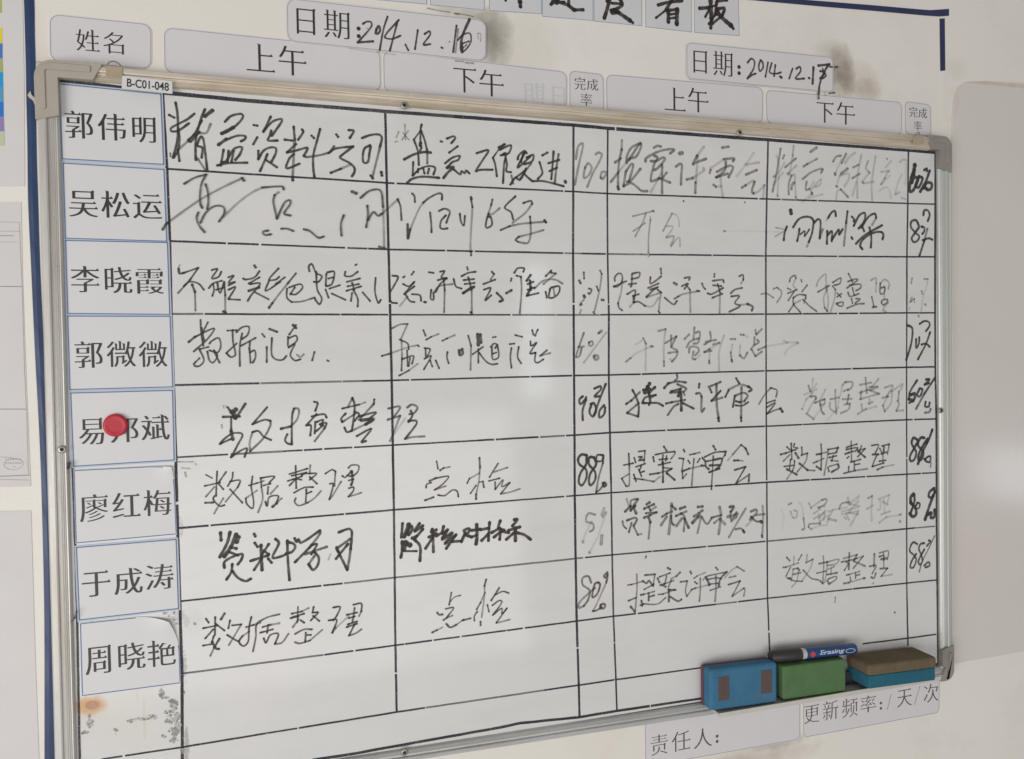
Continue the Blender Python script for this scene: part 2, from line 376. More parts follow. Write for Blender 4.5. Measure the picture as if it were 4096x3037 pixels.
def lettering(rows, y, mat, parent, thin=.017, wide=.017, serif=1.0, mirror=False, name='lettering'):
    V = []; F = []
    for (ch, cx, cz, w, h) in rows:
        if ch == ':':
            for dz in (-.33, .33):
                b = len(V); r = w*.5e-4; V += [(cx*1e-4+r*math.cos(a*PI/6), y, (cz+dz*h)*1e-4+r*math.sin(a*PI/6)) for a in range(12)]; F.append(tuple(range(b, b+12)))
            continue
        if ch == '/':
            b = len(V); X, Z, A, B = cx*1e-4, cz*1e-4, w*.5e-4, h*.5e-4; q = .00035
            V += [(X-A-q, y, Z-B), (X-A+q, y, Z-B), (X+A+q, y, Z+B), (X+A-q, y, Z+B)]; F.append((b, b+1, b+2, b+3)); continue
        GV, GF, (x0, x1, y0, y1) = song_glyph(ch, thin, wide, serif); b = len(V)
        for (gx, gy, gz) in GV:
            u = (gx-x0)/(x1-x0)-.5; v = (gy-y0)/(y1-y0)-.5
            if mirror: u = -u
            V.append(((cx+u*w)*1e-4, y-gz*.01, (cz+v*h)*1e-4))
        F += [tuple(i+b for i in f) for f in GF]
    return link(name, V, F, mat, parent)

WRITING = {
    'r1a': '28 96 47 -210 100 -236/28 96 120 -65 135 -179 136 -357 122 -512 75 -694/28 96 317 -178 237 -248 152 -299 60 -362 65 -394 137 -383 254 -292/28 96 138 -357 149 -484 128 -614 81 -693/28 96 129 -601 142 -728/28 54 131 -601 230 -505 317 -410/29 96 434 -118 395 -211 355 -343 328 -448 318 -603 319 -706/45 96 514 -126 432 -196/28 96 394 -250 311 -410 243 -485/28 96 243 -485 266 -503 366 -381/28 54 366 -394 439 -389 491 -282/28 96 332 -537 383 -431 407 -468 421 -597 440 -816/28 96 350 -549 392 -560 383 -676/28 63 340 -692 427 -829/16 96 46 -644 48 -682|29 96 650 -245 716 -176 829 -142 853 -166 814 -234 712 -332 611 -391/42 96 611 -384 743 -304/38 96 571 -517 659 -446/29 96 659 -453 785 -399 872 -400 865 -433 820 -462/29 96 625 -572 589 -756/29 96 615 -716 652 -701 730 -566 794 -529 831 -534 804 -614 752 -682/29 96 680 -582 664 -713/29 96 736 -578 708 -711/29 96 552 -758 664 -726 883 -708|29 96 970 -263 1008 -267/29 96 958 -487 1004 -405/30 96 1163 -151 1076 -335/29 96 1076 -328 1181 -209 1284 -169 1290 -195 1170 -375/30 96 1165 -316 1151 -369 1124 -431 1233 -428/29 96 1013 -562 1010 -661/29 96 1010 -661 1070 -559 1147 -515 1211 -518 1210 -577 1156 -686/29 96 1114 -596 1080 -677 1026 -799/29 96 1093 -663 1219 -743|30 96 1317 -412 1401 -417/30 96 1424 -252 1433 -405/30 59 1433 -405 1415 -619 1397 -847/37 96 1396 -853 1398 -887/30 96 1521 -279 1534 -305 1473 -402/30 96 1339 -563 1445 -457/30 96 1339 -563 1430 -538 1575 -490 1581 -503 1533 -592/30 96 1416 -579 1363 -635 1328 -750 1479 -689/30 96 1631 -346 1657 -371/30 96 1732 -259 1696 -388 1645 -579 1641 -741 1652 -841/30 72 1533 -592 1572 -604 1825 -536 1893 -457|31 96 1923 -313 1943 -339/31 96 2073 -250 2133 -252 2084 -344/30 96 1825 -542 1906 -484 2122 -444/31 96 2122 -444 1971 -568 1957 -589 2077 -650 2130 -702 2129 -757 2100 -806/31 96 1846 -778 1967 -724/31 45 1967 -724 2090 -663|31 96 2233 -335 2330 -294 2440 -280 2474 -313 2451 -424/31 63 2451 -424 2391 -647 2346 -814/31 96 2353 -821 2326 -788/31 96 2327 -418 2258 -463 2235 -573 2247 -634 2295 -625 2318 -514 2334 -431/38 96 2458 -740 2465 -778',
    'r2a': '25 92 186 -989 303 -913 426 -871/25 92 426 -871 375 -974 352 -1117 356 -1221 373 -1259/25 92 417 -985 439 -1075 442 -1179 428 -1270/31 92 -56 -1518 -12 -1446/25 56 -12 -1446 345 -1170 594 -1016 822 -894/32 92 822 -894 840 -920/25 92 329 -1313 309 -1378 337 -1468 390 -1538/25 92 350 -1429 402 -1323 490 -1242 564 -1226 613 -1250 611 -1316 553 -1409/26 43 598 -1355 789 -1165 943 -1047 1046 -993/26 92 1046 -993 1277 -972 1289 -1005/26 52 1230 -1041 1184 -1076/26 92 1184 -1076 1167 -1150 1203 -1355/26 92 1203 -1355 1298 -1158 1357 -1129 1363 -1169 1288 -1292 1359 -1313/26 92 1097 -1500 1039 -1515 1057 -1552 1128 -1543/26 92 1252 -1473 1316 -1471 1387 -1496/27 92 1512 -1472 1577 -1490 1681 -1569 1741 -1553|27 92 1988 -1288 1952 -1391 1955 -1534/38 92 2096 -997 2143 -1015/28 92 2196 -1068 2301 -981 2412 -956 2452 -988 2469 -1167/28 48 2469 -1167 2472 -1375 2472 -1665/28 92 2276 -1161 2281 -1271 2257 -1423/28 92 2279 -1339 2350 -1234 2404 -1280 2454 -1251/28 43 2454 -1251 2660 -1063/28 92 2410 -1660 2479 -1679',
    'r1faint': '18 42 2685 -230 2655 -301/18 42 2640 -357 2668 -349/18 42 2764 -135 2767 -322/18 42 2740 -240 2809 -319/18 42 2804 -209 2725 -325',
    'r1b': '28 96 2976 -121 2961 -184 2957 -338 2966 -407/21 96 2960 -198 2873 -315/28 96 2873 -315 2920 -452 2930 -625/28 96 2967 -198 3008 -307 3041 -445/29 72 3041 -445 3038 -599/35 96 2748 -566 2876 -496 3005 -461 3083 -463/43 96 2957 -352 2952 -380/28 96 2860 -594 2849 -762/28 96 2849 -762 2944 -674 3059 -633 3137 -650 3114 -735/28 96 2914 -717 2922 -675/29 96 2999 -727 2986 -671/29 96 3042 -725 3058 -668/32 96 2777 -856 2841 -804 2970 -770 3185 -774/28 96 2948 -450 2963 -421|29 96 3216 -315 3230 -318/29 96 3296 -275 3384 -241 3406 -261 3353 -328/29 96 3322 -450 3433 -365/29 96 3268 -586 3364 -511 3460 -484 3437 -535 3363 -567 3289 -642/36 96 3289 -642 3377 -630 3303 -698 3243 -771/29 96 3376 -658 3463 -718 3478 -674 3522 -701 3537 -664 3581 -698|29 96 3682 -436 3839 -391 3762 -517 3663 -672 3715 -648 3888 -636|22 96 4067 -299 3990 -361 3898 -481/30 96 3898 -481 3926 -566 3946 -715/30 96 3975 -347 4052 -300/30 96 3990 -375 4143 -309 4111 -411 4004 -446/30 96 4034 -430 4073 -414 4047 -559 4028 -798/30 96 4071 -486 4085 -557 4076 -644 4137 -656|30 96 4232 -484 4248 -433 4326 -370 4356 -397/30 96 4355 -456 4448 -414 4432 -495 4323 -544/30 96 4333 -391 4227 -593 4323 -515 4409 -431/30 96 4310 -400 4277 -518/30 96 4127 -815 4197 -725 4258 -751 4353 -586 4321 -661 4427 -758/30 63 4144 -699 4165 -799/30 63 4416 -525 4258 -737/30 96 4197 -725 4321 -632/30 96 4435 -757 4583 -750 4866 -803|31 96 4573 -414 4644 -374/30 96 4532 -504 4555 -576 4569 -648 4505 -725/31 96 4657 -512 4808 -460/31 96 4731 -354 4712 -553 4693 -716/31 72 4801 -387 4767 -565 4740 -772/31 96 4671 -614 4775 -565/43 96 4889 -739 4894 -749',
    'r2b': '26 88 2653 -1063 2686 -1145 2697 -1319/27 88 2838 -986 2865 -1013 2871 -1089/32 88 2773 -1372 2772 -1554 2803 -1434/27 41 2803 -1434 2919 -1178 2978 -1092/27 88 2978 -1092 3050 -1033 3167 -972 3217 -977 3216 -1047/27 88 3061 -1215 3073 -1356 3075 -1461/27 88 3177 -1190 3250 -1159 3315 -1192 3284 -1292 3268 -1335/27 88 3263 -1243 3204 -1309 3187 -1394 3216 -1415 3281 -1406/27 88 3446 -1216 3459 -1315 3495 -1364 3512 -1242/37 88 3597 -1003 3602 -1017/28 88 3597 -1025 3614 -1124/28 41 3614 -1124 3580 -1554 3577 -1697/28 88 3585 -1690 3584 -1740/28 88 3881 -1020 3864 -1086/28 50 3864 -1086 3825 -1202/28 88 3825 -1202 3793 -1304 3791 -1383 3867 -1345 3854 -1245 3817 -1239/28 50 3840 -1216 3885 -1200 3977 -1125/28 88 4193 -964 4045 -1115 4128 -1170 4157 -1263/28 88 3987 -1406 4110 -1352/28 58 4110 -1352 4263 -1318 4606 -1278/38 88 4590 -1264 4609 -1285/28 50 4149 -1307 4328 -1170 4422 -1050/28 88 4422 -1050 4408 -1014 4299 -1047/28 88 4389 -1219 4395 -1299/28 58 4395 -1299 4392 -1460 4352 -1564 4244 -1559/28 88 4221 -1552 4183 -1531 4230 -1487/28 50 4230 -1487 4416 -1438 4573 -1389',
    'r1pct': '31 45 5047 -432 5082 -267 5147 -219 5146 -278 5095 -474 5026 -774/31 45 5174 -544 5156 -679 5221 -646 5271 -539 5223 -482 5174 -544/31 45 5331 -357 5372 -332 5421 -351 5387 -443 5286 -613 5203 -796/32 45 5400 -667 5432 -680 5483 -588 5417 -591 5400 -667',
    'r1c': '35 42 5718 -149 5714 -270/35 57 5714 -270 5671 -453 5656 -647 5654 -804/45 57 5651 -777 5662 -806/35 57 5612 -450 5699 -391/35 57 5549 -712 5656 -586/35 24 5656 -586 5819 -397/36 57 5996 -168 5861 -237 5793 -350 5785 -447/35 57 5819 -409 5860 -346 5996 -168 6009 -204 5927 -354 5832 -384/35 57 5777 -556 5858 -455 5885 -466 5815 -700/35 57 5788 -701 5842 -686 5992 -515/35 57 5770 -569 5734 -764/35 57 5734 -764 5841 -717 5922 -755 6002 -813 6090 -815|36 57 6199 -217 6254 -189 6302 -196/36 57 6068 -413 6075 -370 6281 -261 6474 -219 6508 -229 6445 -282/36 57 6149 -403 6224 -399 6335 -344 6369 -360 6250 -495 6195 -523/36 57 6198 -327 6252 -348 6196 -449 6146 -672 6221 -656 6276 -629/36 57 6387 -550 6331 -614/36 57 6320 -443 6318 -565 6315 -830/36 57 6276 -629 6441 -683/36 24 6305 -566 6144 -825|56 57 6595 -274 6629 -265/36 57 6534 -456 6597 -416 6625 -426 6616 -551 6608 -700/37 27 6972 -159 6865 -289/37 57 6865 -289 6793 -418 6835 -390 7006 -325/37 27 6872 -289 6864 -414 6840 -664/37 57 6836 -664 6831 -808/37 57 6699 -627 6791 -604/37 27 6791 -604 6976 -483 6962 -458|37 57 7266 -154 7367 -135/37 57 7062 -516 7076 -478/37 21 7076 -453 7293 -315/38 57 7293 -315 7460 -294 7438 -333/38 57 7322 -352 7306 -466 7176 -573/37 57 7176 -498 7380 -399 7438 -421 7364 -564/37 57 7161 -574 7350 -514/37 24 7233 -558 7246 -708 7274 -858/37 57 7124 -682 7160 -706/37 21 7160 -706 7247 -695|38 15 7777 -200 7643 -372 7495 -545/38 24 7643 -372 7865 -329/38 57 7649 -512 7827 -439/38 57 7582 -699 7641 -665/38 27 7641 -665 7759 -596 7789 -607/38 57 7789 -607 7743 -749 7773 -774/38 24 7773 -774 7847 -745 7953 -651/39 24 7953 -651 7929 -831',
    'r2c': '23 42 5869 -1165 6182 -1081/29 42 6175 -1077 6186 -1087/23 42 6066 -1115 6024 -1227 5900 -1438/23 42 5873 -1366 6051 -1251/23 24 6131 -1156 6136 -1199/23 42 6133 -1199 6103 -1433 6097 -1654/33 28 6097 -1666 6101 -1703/23 22 6457 -1102 6533 -1124 6574 -1209 6574 -1284/23 42 6464 -1108 6323 -1353/23 26 6379 -1283 6476 -1287 6377 -1438/33 32 6377 -1438 6488 -1422 6445 -1554/23 28 6452 -1547 6572 -1433 6585 -1557/31 42 7284 -1323 7299 -1325/14 9 7299 -1325 7754 -1312 8205 -1309',
    'r1d': '32 49 8228 -110 8150 -500 8088 -735/32 18 8159 -216 8196 -343 8170 -796/32 32 8172 -783 8175 -798/32 49 8288 -203 8265 -249/32 28 8104 -522 8142 -513/32 18 8119 -514 8226 -419 8287 -312/32 32 8449 -58 8433 -201/32 21 8433 -201 8378 -463/32 49 8302 -376 8486 -237/43 32 8347 -464 8359 -470/32 23 8355 -464 8494 -340/32 49 8408 -487 8362 -619 8361 -762/32 23 8416 -487 8462 -472 8469 -588 8483 -795/32 32 8476 -796 8499 -821/43 49 8407 -682 8415 -630 8454 -589/32 18 8103 -631 8264 -456|43 49 8844 -60 8742 -125/32 49 8617 -347 8687 -304/32 18 8687 -304 8851 -223 8640 -333/33 32 8827 -238 8856 -219/32 49 8600 -530 8764 -418 8952 -362 8921 -423/32 49 8670 -566 8654 -684 8716 -668/32 18 8716 -668 8795 -560/33 21 8732 -694 8920 -515 8904 -594 8818 -637/47 49 8759 -725 8761 -738/32 18 8591 -863 8763 -732/33 18 8715 -799 8943 -737|33 49 9134 -247 9190 -172 9270 -154/37 49 9366 -122 9286 -259/41 21 9519 -100 9414 -172 9350 -255/48 49 9165 -424 9170 -434/33 18 9165 -430 9286 -206/44 49 9277 -418 9390 -339/33 49 9189 -608 9205 -613/33 18 9189 -608 9253 -446/33 21 9253 -446 9414 -411 9413 -491 9333 -601/33 21 9188 -799 9204 -686 9268 -650/33 49 9268 -650 9396 -758|34 23 9641 -126 9575 -403 9566 -764/33 49 9494 -314 9592 -269/33 49 9478 -475 9608 -402/34 21 9551 -524 9477 -734/34 32 9763 -206 9722 -316 9787 -379/34 21 9787 -379 9656 -533 9869 -510/34 32 9656 -520 9681 -538/34 23 9900 -125 9828 -525 9836 -800|34 32 10108 -151 10113 -156/34 18 10185 -183 10085 -283/34 21 10002 -355 10151 -334/34 28 10001 -544 10068 -446/34 23 10068 -446 10135 -335/34 13 9968 -640 10084 -581 10151 -618 10184 -739/34 13 10001 -537 10168 -401/35 21 10352 -188 10403 -151 10471 -154/35 16 10386 -376 10302 -530 10268 -681/34 23 10268 -681 10335 -651/35 23 10386 -731 10454 -748/35 13 10471 -195 10454 -523',
    'r1pctb': '74 100 10632 -221 10607 -352/54 100 10624 -296 10556 -436 10539 -629 10607 -598 10692 -430 10624 -406 10573 -490/47 100 10709 -402 10641 -542 10709 -553 10778 -412 10709 -388/39 100 10812 -287 10864 -257 10864 -298/47 100 10916 -295 10847 -450 10735 -620/55 100 10795 -562 10864 -477 10951 -486 10951 -555 10882 -586 10812 -534',
    'r2d': '21 36 8137 -1249 8312 -1276/21 36 8312 -1282 8129 -1378/36 96 8327 -1230 8289 -1322 8273 -1426/61 96 8393 -994 8401 -1033/36 96 8435 -1233 8528 -1119 8636 -1077 8745 -1086 8792 -1137/36 96 8792 -1137 8760 -1309 8704 -1442/36 41 8704 -1442 8673 -1508/36 96 8542 -1256 8527 -1341 8503 -1433/25 96 8557 -1334 8635 -1286 8627 -1365 8713 -1258/36 96 8792 -1163 8870 -1102 8909 -1133 8893 -1384/36 54 8893 -1384 8948 -1251/22 45 9012 -1117 9044 -1076/37 96 9044 -1076 9108 -994 9163 -973 9179 -1045/37 96 9027 -1275 9019 -1460/37 96 9027 -1341 9107 -1272 9106 -1418/37 96 9106 -1405 9234 -1242 9234 -1322 9298 -1240/37 96 9388 -971 9363 -1145/37 54 9363 -1145 9322 -1479/37 96 9468 -1048 9508 -1087 9500 -1114/37 96 9459 -1356 9475 -1375/37 96 9500 -1181 9606 -1017 9704 -987 9687 -1108 9589 -1218/37 96 9638 -1203 9769 -1038 9885 -987 9909 -1047/38 45 9909 -1047 9835 -1157/37 96 9655 -1189 9687 -1256/37 96 9540 -1447 9687 -1323 10017 -1158/38 96 9786 -1199 9818 -1333 9810 -1495/38 96 9654 -1525 9613 -1473 9670 -1377 9851 -1278 10000 -1260 10042 -1300 10025 -1368',
    'r2pctb': '39 93 10710 -1143 10658 -1063 10573 -1079 10556 -1162 10641 -1249 10718 -1309 10675 -1379 10607 -1394 10573 -1340 10624 -1270 10710 -1171/39 93 10761 -1156 10813 -1168 10813 -1223 10778 -1265/39 93 10796 -975 10813 -906 10882 -903 10917 -971 10882 -1062/39 61 10873 -1187 10813 -1375/39 93 10813 -1375 10718 -1612/39 93 10787 -1362 10900 -1331 10969 -1350',
    'r3a': '16 44 112 -1922 93 -1961/28 93 99 -1967 106 -2019 152 -2012/22 93 152 -2012 311 -1951/22 93 311 -1951 210 -2102/22 70 210 -2102 85 -2245/22 93 147 -2167 209 -2115 306 -2133 365 -2205/29 93 239 -2147 267 -2231/22 66 267 -2231 267 -2446|22 93 458 -1975 520 -1961 455 -2073 529 -2053 562 -1993/22 93 421 -2185 466 -2132 565 -2098/22 93 466 -2132 476 -2204 456 -2276/22 93 515 -2125 525 -2203 543 -2243 590 -2111/22 93 501 -2204 588 -2177/23 93 590 -2118 598 -2269/23 57 598 -2269 593 -2466/32 93 574 -2459 595 -2473/23 93 641 -2058 698 -2037 639 -2124 714 -2110 639 -2150/23 93 637 -2203 713 -2169 634 -2308/23 93 634 -2314 759 -2321|29 93 934 -1915 946 -1935/23 93 803 -2069 828 -2082 930 -2054 989 -1981/23 93 865 -2128 987 -2054/23 93 877 -2134 992 -2127 887 -2267 847 -2333/33 93 863 -2214 978 -2173/23 86 926 -2227 1083 -2313|23 93 1208 -1944 1095 -2079 1172 -2078 1212 -2044/23 93 1095 -2092 1053 -2213 1223 -2104/23 93 1171 -2132 1276 -2050/23 93 1407 -2001 1313 -2117/23 57 1313 -2117 1206 -2252 1126 -2359/30 93 1126 -2359 1087 -2413/23 93 1299 -2184 1296 -2292 1347 -2345/23 70 1347 -2345 1464 -2338 1597 -2297/23 93 1325 -2170 1456 -2129 1482 -2169 1401 -2251 1336 -2251/23 93 1390 -2170 1336 -2251|24 93 1565 -1972 1560 -1912 1594 -1884 1644 -1992 1710 -2031 1668 -2100 1615 -2100/24 93 1645 -1978 1653 -2195 1703 -2303 1675 -2371 1636 -2331 1617 -2290/24 93 1777 -1983 1858 -1975 1827 -2125 1760 -2153/24 93 1764 -2003 1754 -2140/24 93 1789 -2058 1843 -2043/24 93 1752 -2194 1783 -2289/24 93 1799 -2180 1921 -2138/24 93 1825 -2241 1985 -2316|24 93 2117 -1889 2130 -1882/24 93 1993 -1973 1985 -2021 2059 -2027 2142 -1971/24 93 2010 -2096 2167 -2053/24 93 2016 -2151 2152 -2122/24 93 2001 -2206 2179 -2150/24 93 2071 -2109 2096 -2192/24 93 2082 -2192 2135 -2302 2132 -2398/24 93 2068 -2233 2052 -2329/24 93 2198 -2225 2285 -2329|24 93 2360 -2044 2349 -2217 2388 -2356 2417 -2314/25 93 2569 -2014 2639 -2027 2581 -2146 2529 -2244 2548 -2342 2618 -2355',
    'r4a': '22 88 319 -2557 321 -2701 341 -2858/22 88 398 -2584 327 -2727/29 88 184 -2811 253 -2753/22 88 253 -2753 464 -2656 399 -2767 236 -2922/22 88 329 -2649 349 -2793/22 88 410 -2833 429 -2807 510 -2768 533 -2861 493 -2939 408 -2912/22 88 232 -3066 243 -3092 292 -3093 343 -3029 297 -2897/22 88 297 -2897 396 -2872/22 88 383 -2924 404 -3030 441 -3057 492 -2979 457 -2912/22 88 456 -2925 515 -3058/22 88 244 -3053 295 -3002|23 88 612 -2683 712 -2678/23 88 668 -2677 671 -2823 692 -2969 641 -2994 592 -2947/23 88 592 -2947 708 -2836/23 88 711 -2704 776 -2645 852 -2639 837 -2732 772 -2784/23 88 774 -2718 745 -2863 739 -3102/23 88 757 -2864 924 -2772/23 88 860 -2812 851 -2905/23 88 856 -2945 908 -2919 918 -2999 885 -3065/23 88 851 -2891 860 -3065|30 88 1087 -2667 1169 -2701/23 88 1002 -2726 1027 -2760/23 88 1049 -2881 1044 -3062/23 88 1110 -2774 1104 -2976 1148 -3030 1226 -3038 1272 -2992|33 88 1359 -2622 1391 -2656/23 88 1392 -2622 1311 -2736/23 88 1297 -2763 1301 -2884 1401 -2804 1389 -2750 1310 -2776/23 88 1301 -2891 1374 -2845 1318 -2979 1369 -3048 1434 -3035/23 50 1396 -2980 1435 -3008 1475 -2975|24 88 1601 -2950 1572 -3051/24 88 1752 -3055 1765 -3062',
    'r3b': '25 93 2703 -2033 2720 -2022/25 93 2839 -1961 2810 -1997/25 93 2701 -2117 2771 -2144 2843 -2088/25 93 2843 -2088 2712 -2243/25 93 2712 -2243 2842 -2144/25 93 2727 -2243 2781 -2327 2838 -2341/25 93 2812 -2242 2911 -2256 2924 -2326/25 35 2653 -2390 2754 -2271/32 93 2967 -2340 2981 -2342|25 93 3032 -1965 3089 -1972/25 93 3176 -1956 3234 -1948 3189 -2027 3262 -2041/25 93 3145 -2063 3262 -2033 3173 -2112 3113 -2212/25 93 3218 -2041 3230 -2183/25 66 3230 -2183 3217 -2468/25 93 3056 -2184 3047 -2298 3082 -2312 3084 -2227/25 57 3084 -2227 3158 -2141 3333 -2111/26 93 3349 -2047 3377 -2139 3450 -2167|26 93 3529 -1894 3536 -1923/26 93 3453 -2010 3542 -1966 3639 -1950/26 93 3481 -2059 3615 -2044/26 93 3495 -2109 3622 -2094/26 93 3569 -2152 3464 -2224/37 93 3471 -2224 3613 -2144/26 93 3541 -2023 3583 -2180/26 61 3583 -2180 3580 -2468/26 93 3563 -2468 3580 -2485|26 93 3856 -1947 3886 -1975/26 61 3886 -1975 3840 -2048/26 93 3741 -2107 3900 -2048/26 93 3747 -2179 3838 -2157 3760 -2316 3843 -2251/34 93 3920 -2221 4001 -2308 3956 -2330|26 93 4121 -2031 4113 -2060/34 93 4049 -2221 4118 -2184/26 93 4160 -1957 4207 -1898 4300 -1897 4284 -1941/26 93 4190 -1993 4252 -2007/27 61 4252 -2007 4257 -2175 4228 -2483/34 93 4384 -1983 4328 -2057/27 93 4343 -2101 4421 -2071/38 93 4375 -2057 4381 -2174/38 93 4333 -2248 4389 -2145/27 93 4342 -2175 4436 -2145/27 93 4325 -2256 4489 -2218|27 93 4674 -1921 4594 -1995/27 93 4674 -1950 4737 -1957/27 53 4737 -1957 4561 -2099/27 53 4435 -2159 4562 -2055 4720 -2038 4830 -2089/27 93 4591 -2202 4606 -2276/27 93 4655 -2158 4637 -2276 4716 -2268 4781 -2201 4782 -2127 4671 -2143/27 61 4702 -2165 4717 -2246',
    'r3pct': '35 79 5071 -2049 5087 -2079/26 79 5138 -1936 5140 -2019/43 79 5136 -2251 5143 -2266/26 45 5132 -2304 5083 -2349/35 79 5083 -2372 5096 -2364/26 79 5208 -2153 5248 -2168 5215 -2228 5199 -2213/26 79 5322 -2122 5346 -2182/26 79 5374 -1910 5398 -1955/26 45 5398 -1955 5363 -2167 5285 -2454/26 79 5268 -2469 5284 -2487/36 79 5394 -2303 5418 -2306/26 45 5090 -2439 5073 -2484',
    'r4b': '23 65 2549 -2670 2648 -2622 2747 -2615/23 50 2747 -2615 2658 -2804/23 88 2644 -2811 2742 -2861 2755 -2932/26 88 2416 -3011 2514 -2985/23 41 2514 -2985 2755 -2904 2870 -2884/23 88 2870 -2884 2884 -2898/23 50 2665 -2818 2668 -3029/23 88 2667 -3043 2657 -3198/23 88 2667 -3057 2810 -3018 2793 -3116/23 88 2733 -2946 2736 -3143/23 88 2767 -3045 2750 -3144/23 88 2627 -3261 2749 -3200/23 41 2749 -3200 2865 -3118|23 88 2945 -2694 2972 -2765/23 88 2979 -2815 3044 -2780/23 50 3044 -2780 3139 -2745/23 88 2969 -2935 2974 -3035 3027 -2936 2955 -2921/23 88 2952 -3055 3039 -3021 2942 -3190/23 88 3024 -3078 3051 -3157/24 88 3096 -3079 3137 -3180|24 88 3188 -2831 3247 -2803/24 50 3247 -2803 3350 -2761/24 88 3251 -2975 3242 -3039 3263 -3118/37 88 3405 -2956 3411 -3020 3449 -3000 3443 -2942/24 88 3527 -2770 3562 -2900/24 58 3562 -2900 3549 -3211|48 88 3654 -2757 3659 -2887/37 88 3691 -2757 3697 -2859/24 88 3582 -3009 3719 -2917/24 88 3658 -2945 3655 -3119/24 88 3665 -2988 3760 -3106 3835 -3144 3911 -3138/24 88 3856 -2795 3894 -2788/24 88 3824 -2918 3870 -2875 3908 -2890 3884 -2934/24 88 3839 -2918 3851 -3079 3928 -3051 3915 -2890/24 88 3853 -3006 3898 -2992|25 88 4083 -2885 4145 -2879/25 88 4162 -2769 4254 -2792/25 88 4105 -2937 4088 -3054 4101 -3193/25 88 4205 -2923 4188 -3055 4233 -3137|25 88 4395 -2705 4410 -2764/25 88 4473 -2698 4433 -2779/25 88 4369 -2852 4376 -2911 4455 -2868 4391 -2955 4359 -3014 4437 -3000/25 88 4437 -3000 4427 -3119 4466 -3134 4545 -3091/25 88 4499 -3046 4595 -2973/25 58 4515 -3039 4641 -3011',
    'r4pct': '28 57 5126 -2747 5059 -2920 5008 -3070 5057 -3055 5091 -2950/28 47 5042 -2935 5123 -2928/28 50 5197 -2876 5205 -2922 5254 -2907 5246 -2862 5197 -2876/28 47 5338 -2757 5396 -2727 5388 -2712 5338 -2749/28 27 5453 -2743 5120 -3147/36 52 5268 -3074 5292 -3112 5333 -3090 5317 -3052 5268 -3059',
    'r5pct': '34 93 5270 -3499 5361 -3471 5360 -3517 5269 -3605 5343 -3607/34 93 5436 -3442 5342 -3653 5257 -3863/34 93 5097 -3600 5048 -3643 5063 -3704 5129 -3646 5146 -3616/34 93 5145 -3647 5095 -3781 5093 -3917/34 93 5226 -3710 5192 -3815 5240 -3878 5290 -3803 5259 -3696 5210 -3709/34 93 5407 -3731 5340 -3805 5338 -3897 5405 -3854 5423 -3763',
    'r3c': '27 76 5591 -2044 5585 -2007 5639 -1946 5692 -1957 5697 -2043 5636 -2116 5570 -2123/27 76 5570 -2123 5757 -2048/27 40 5697 -2043 5682 -2189 5633 -2348/27 76 5633 -2348 5646 -2409 5692 -2445/28 76 5853 -1943 5961 -1929 5947 -1991 5838 -2017/28 76 5846 -1955 5837 -2115 5824 -2121/27 76 5797 -2090 5905 -2077/27 76 5769 -2225 5890 -2169 5875 -2286/28 76 5862 -2249 5944 -2224/36 76 5862 -2249 5868 -2335/28 76 5861 -2335 5942 -2328 6037 -2384/28 28 6037 -2384 6146 -2390 6244 -2272/28 32 5807 -2396 5875 -2335|28 76 6283 -1869 6289 -1937/28 76 6124 -1989 6122 -2075 6205 -2037 6288 -1974/28 76 6088 -2137 6246 -2074/28 76 6121 -2161 6245 -2123 6176 -2161 6059 -2260/28 47 6059 -2266 6286 -2197/28 76 6231 -2161 6286 -2197/28 40 6286 -2197 6264 -2309 6249 -2433/28 76 6241 -2458 6262 -2482/28 76 6340 -2271 6478 -2364 6527 -2314|40 76 6488 -2065 6523 -2084/28 76 6650 -1995 6735 -1981 6720 -2019/28 76 6607 -2108 6706 -2069 6648 -2145/28 76 6493 -2283 6549 -2252/28 43 6549 -2252 6620 -2220 6874 -2175/29 76 6846 -2171 6882 -2176/28 76 6677 -2095 6733 -2157/29 40 6733 -2157 6737 -2470|29 76 6925 -2067 6946 -2117 6975 -2145/29 76 7127 -1932 7120 -1970/29 76 7098 -2028 7264 -2013 7271 -2045/29 76 7104 -2091 7234 -2102/29 76 7010 -2205 7074 -2217 7263 -2127/29 76 7088 -2268 7248 -2210/29 76 7176 -2077 7212 -2191/29 40 7212 -2191 7202 -2483|29 76 7527 -1959 7586 -1939 7593 -2009/30 36 7593 -2009 7556 -2061/29 76 7386 -2203 7452 -2151 7570 -2125/29 76 7393 -2247 7525 -2240 7451 -2343 7539 -2381 7362 -2464/30 36 7539 -2368 7672 -2355/38 76 7657 -2353 7746 -2394 7731 -2445',
    'r3arrow': '25 47 7889 -2213 7972 -2199 8092 -2263/25 47 8093 -2134 8154 -2114/25 47 8154 -2114 8230 -2172 8214 -2250 8153 -2328',
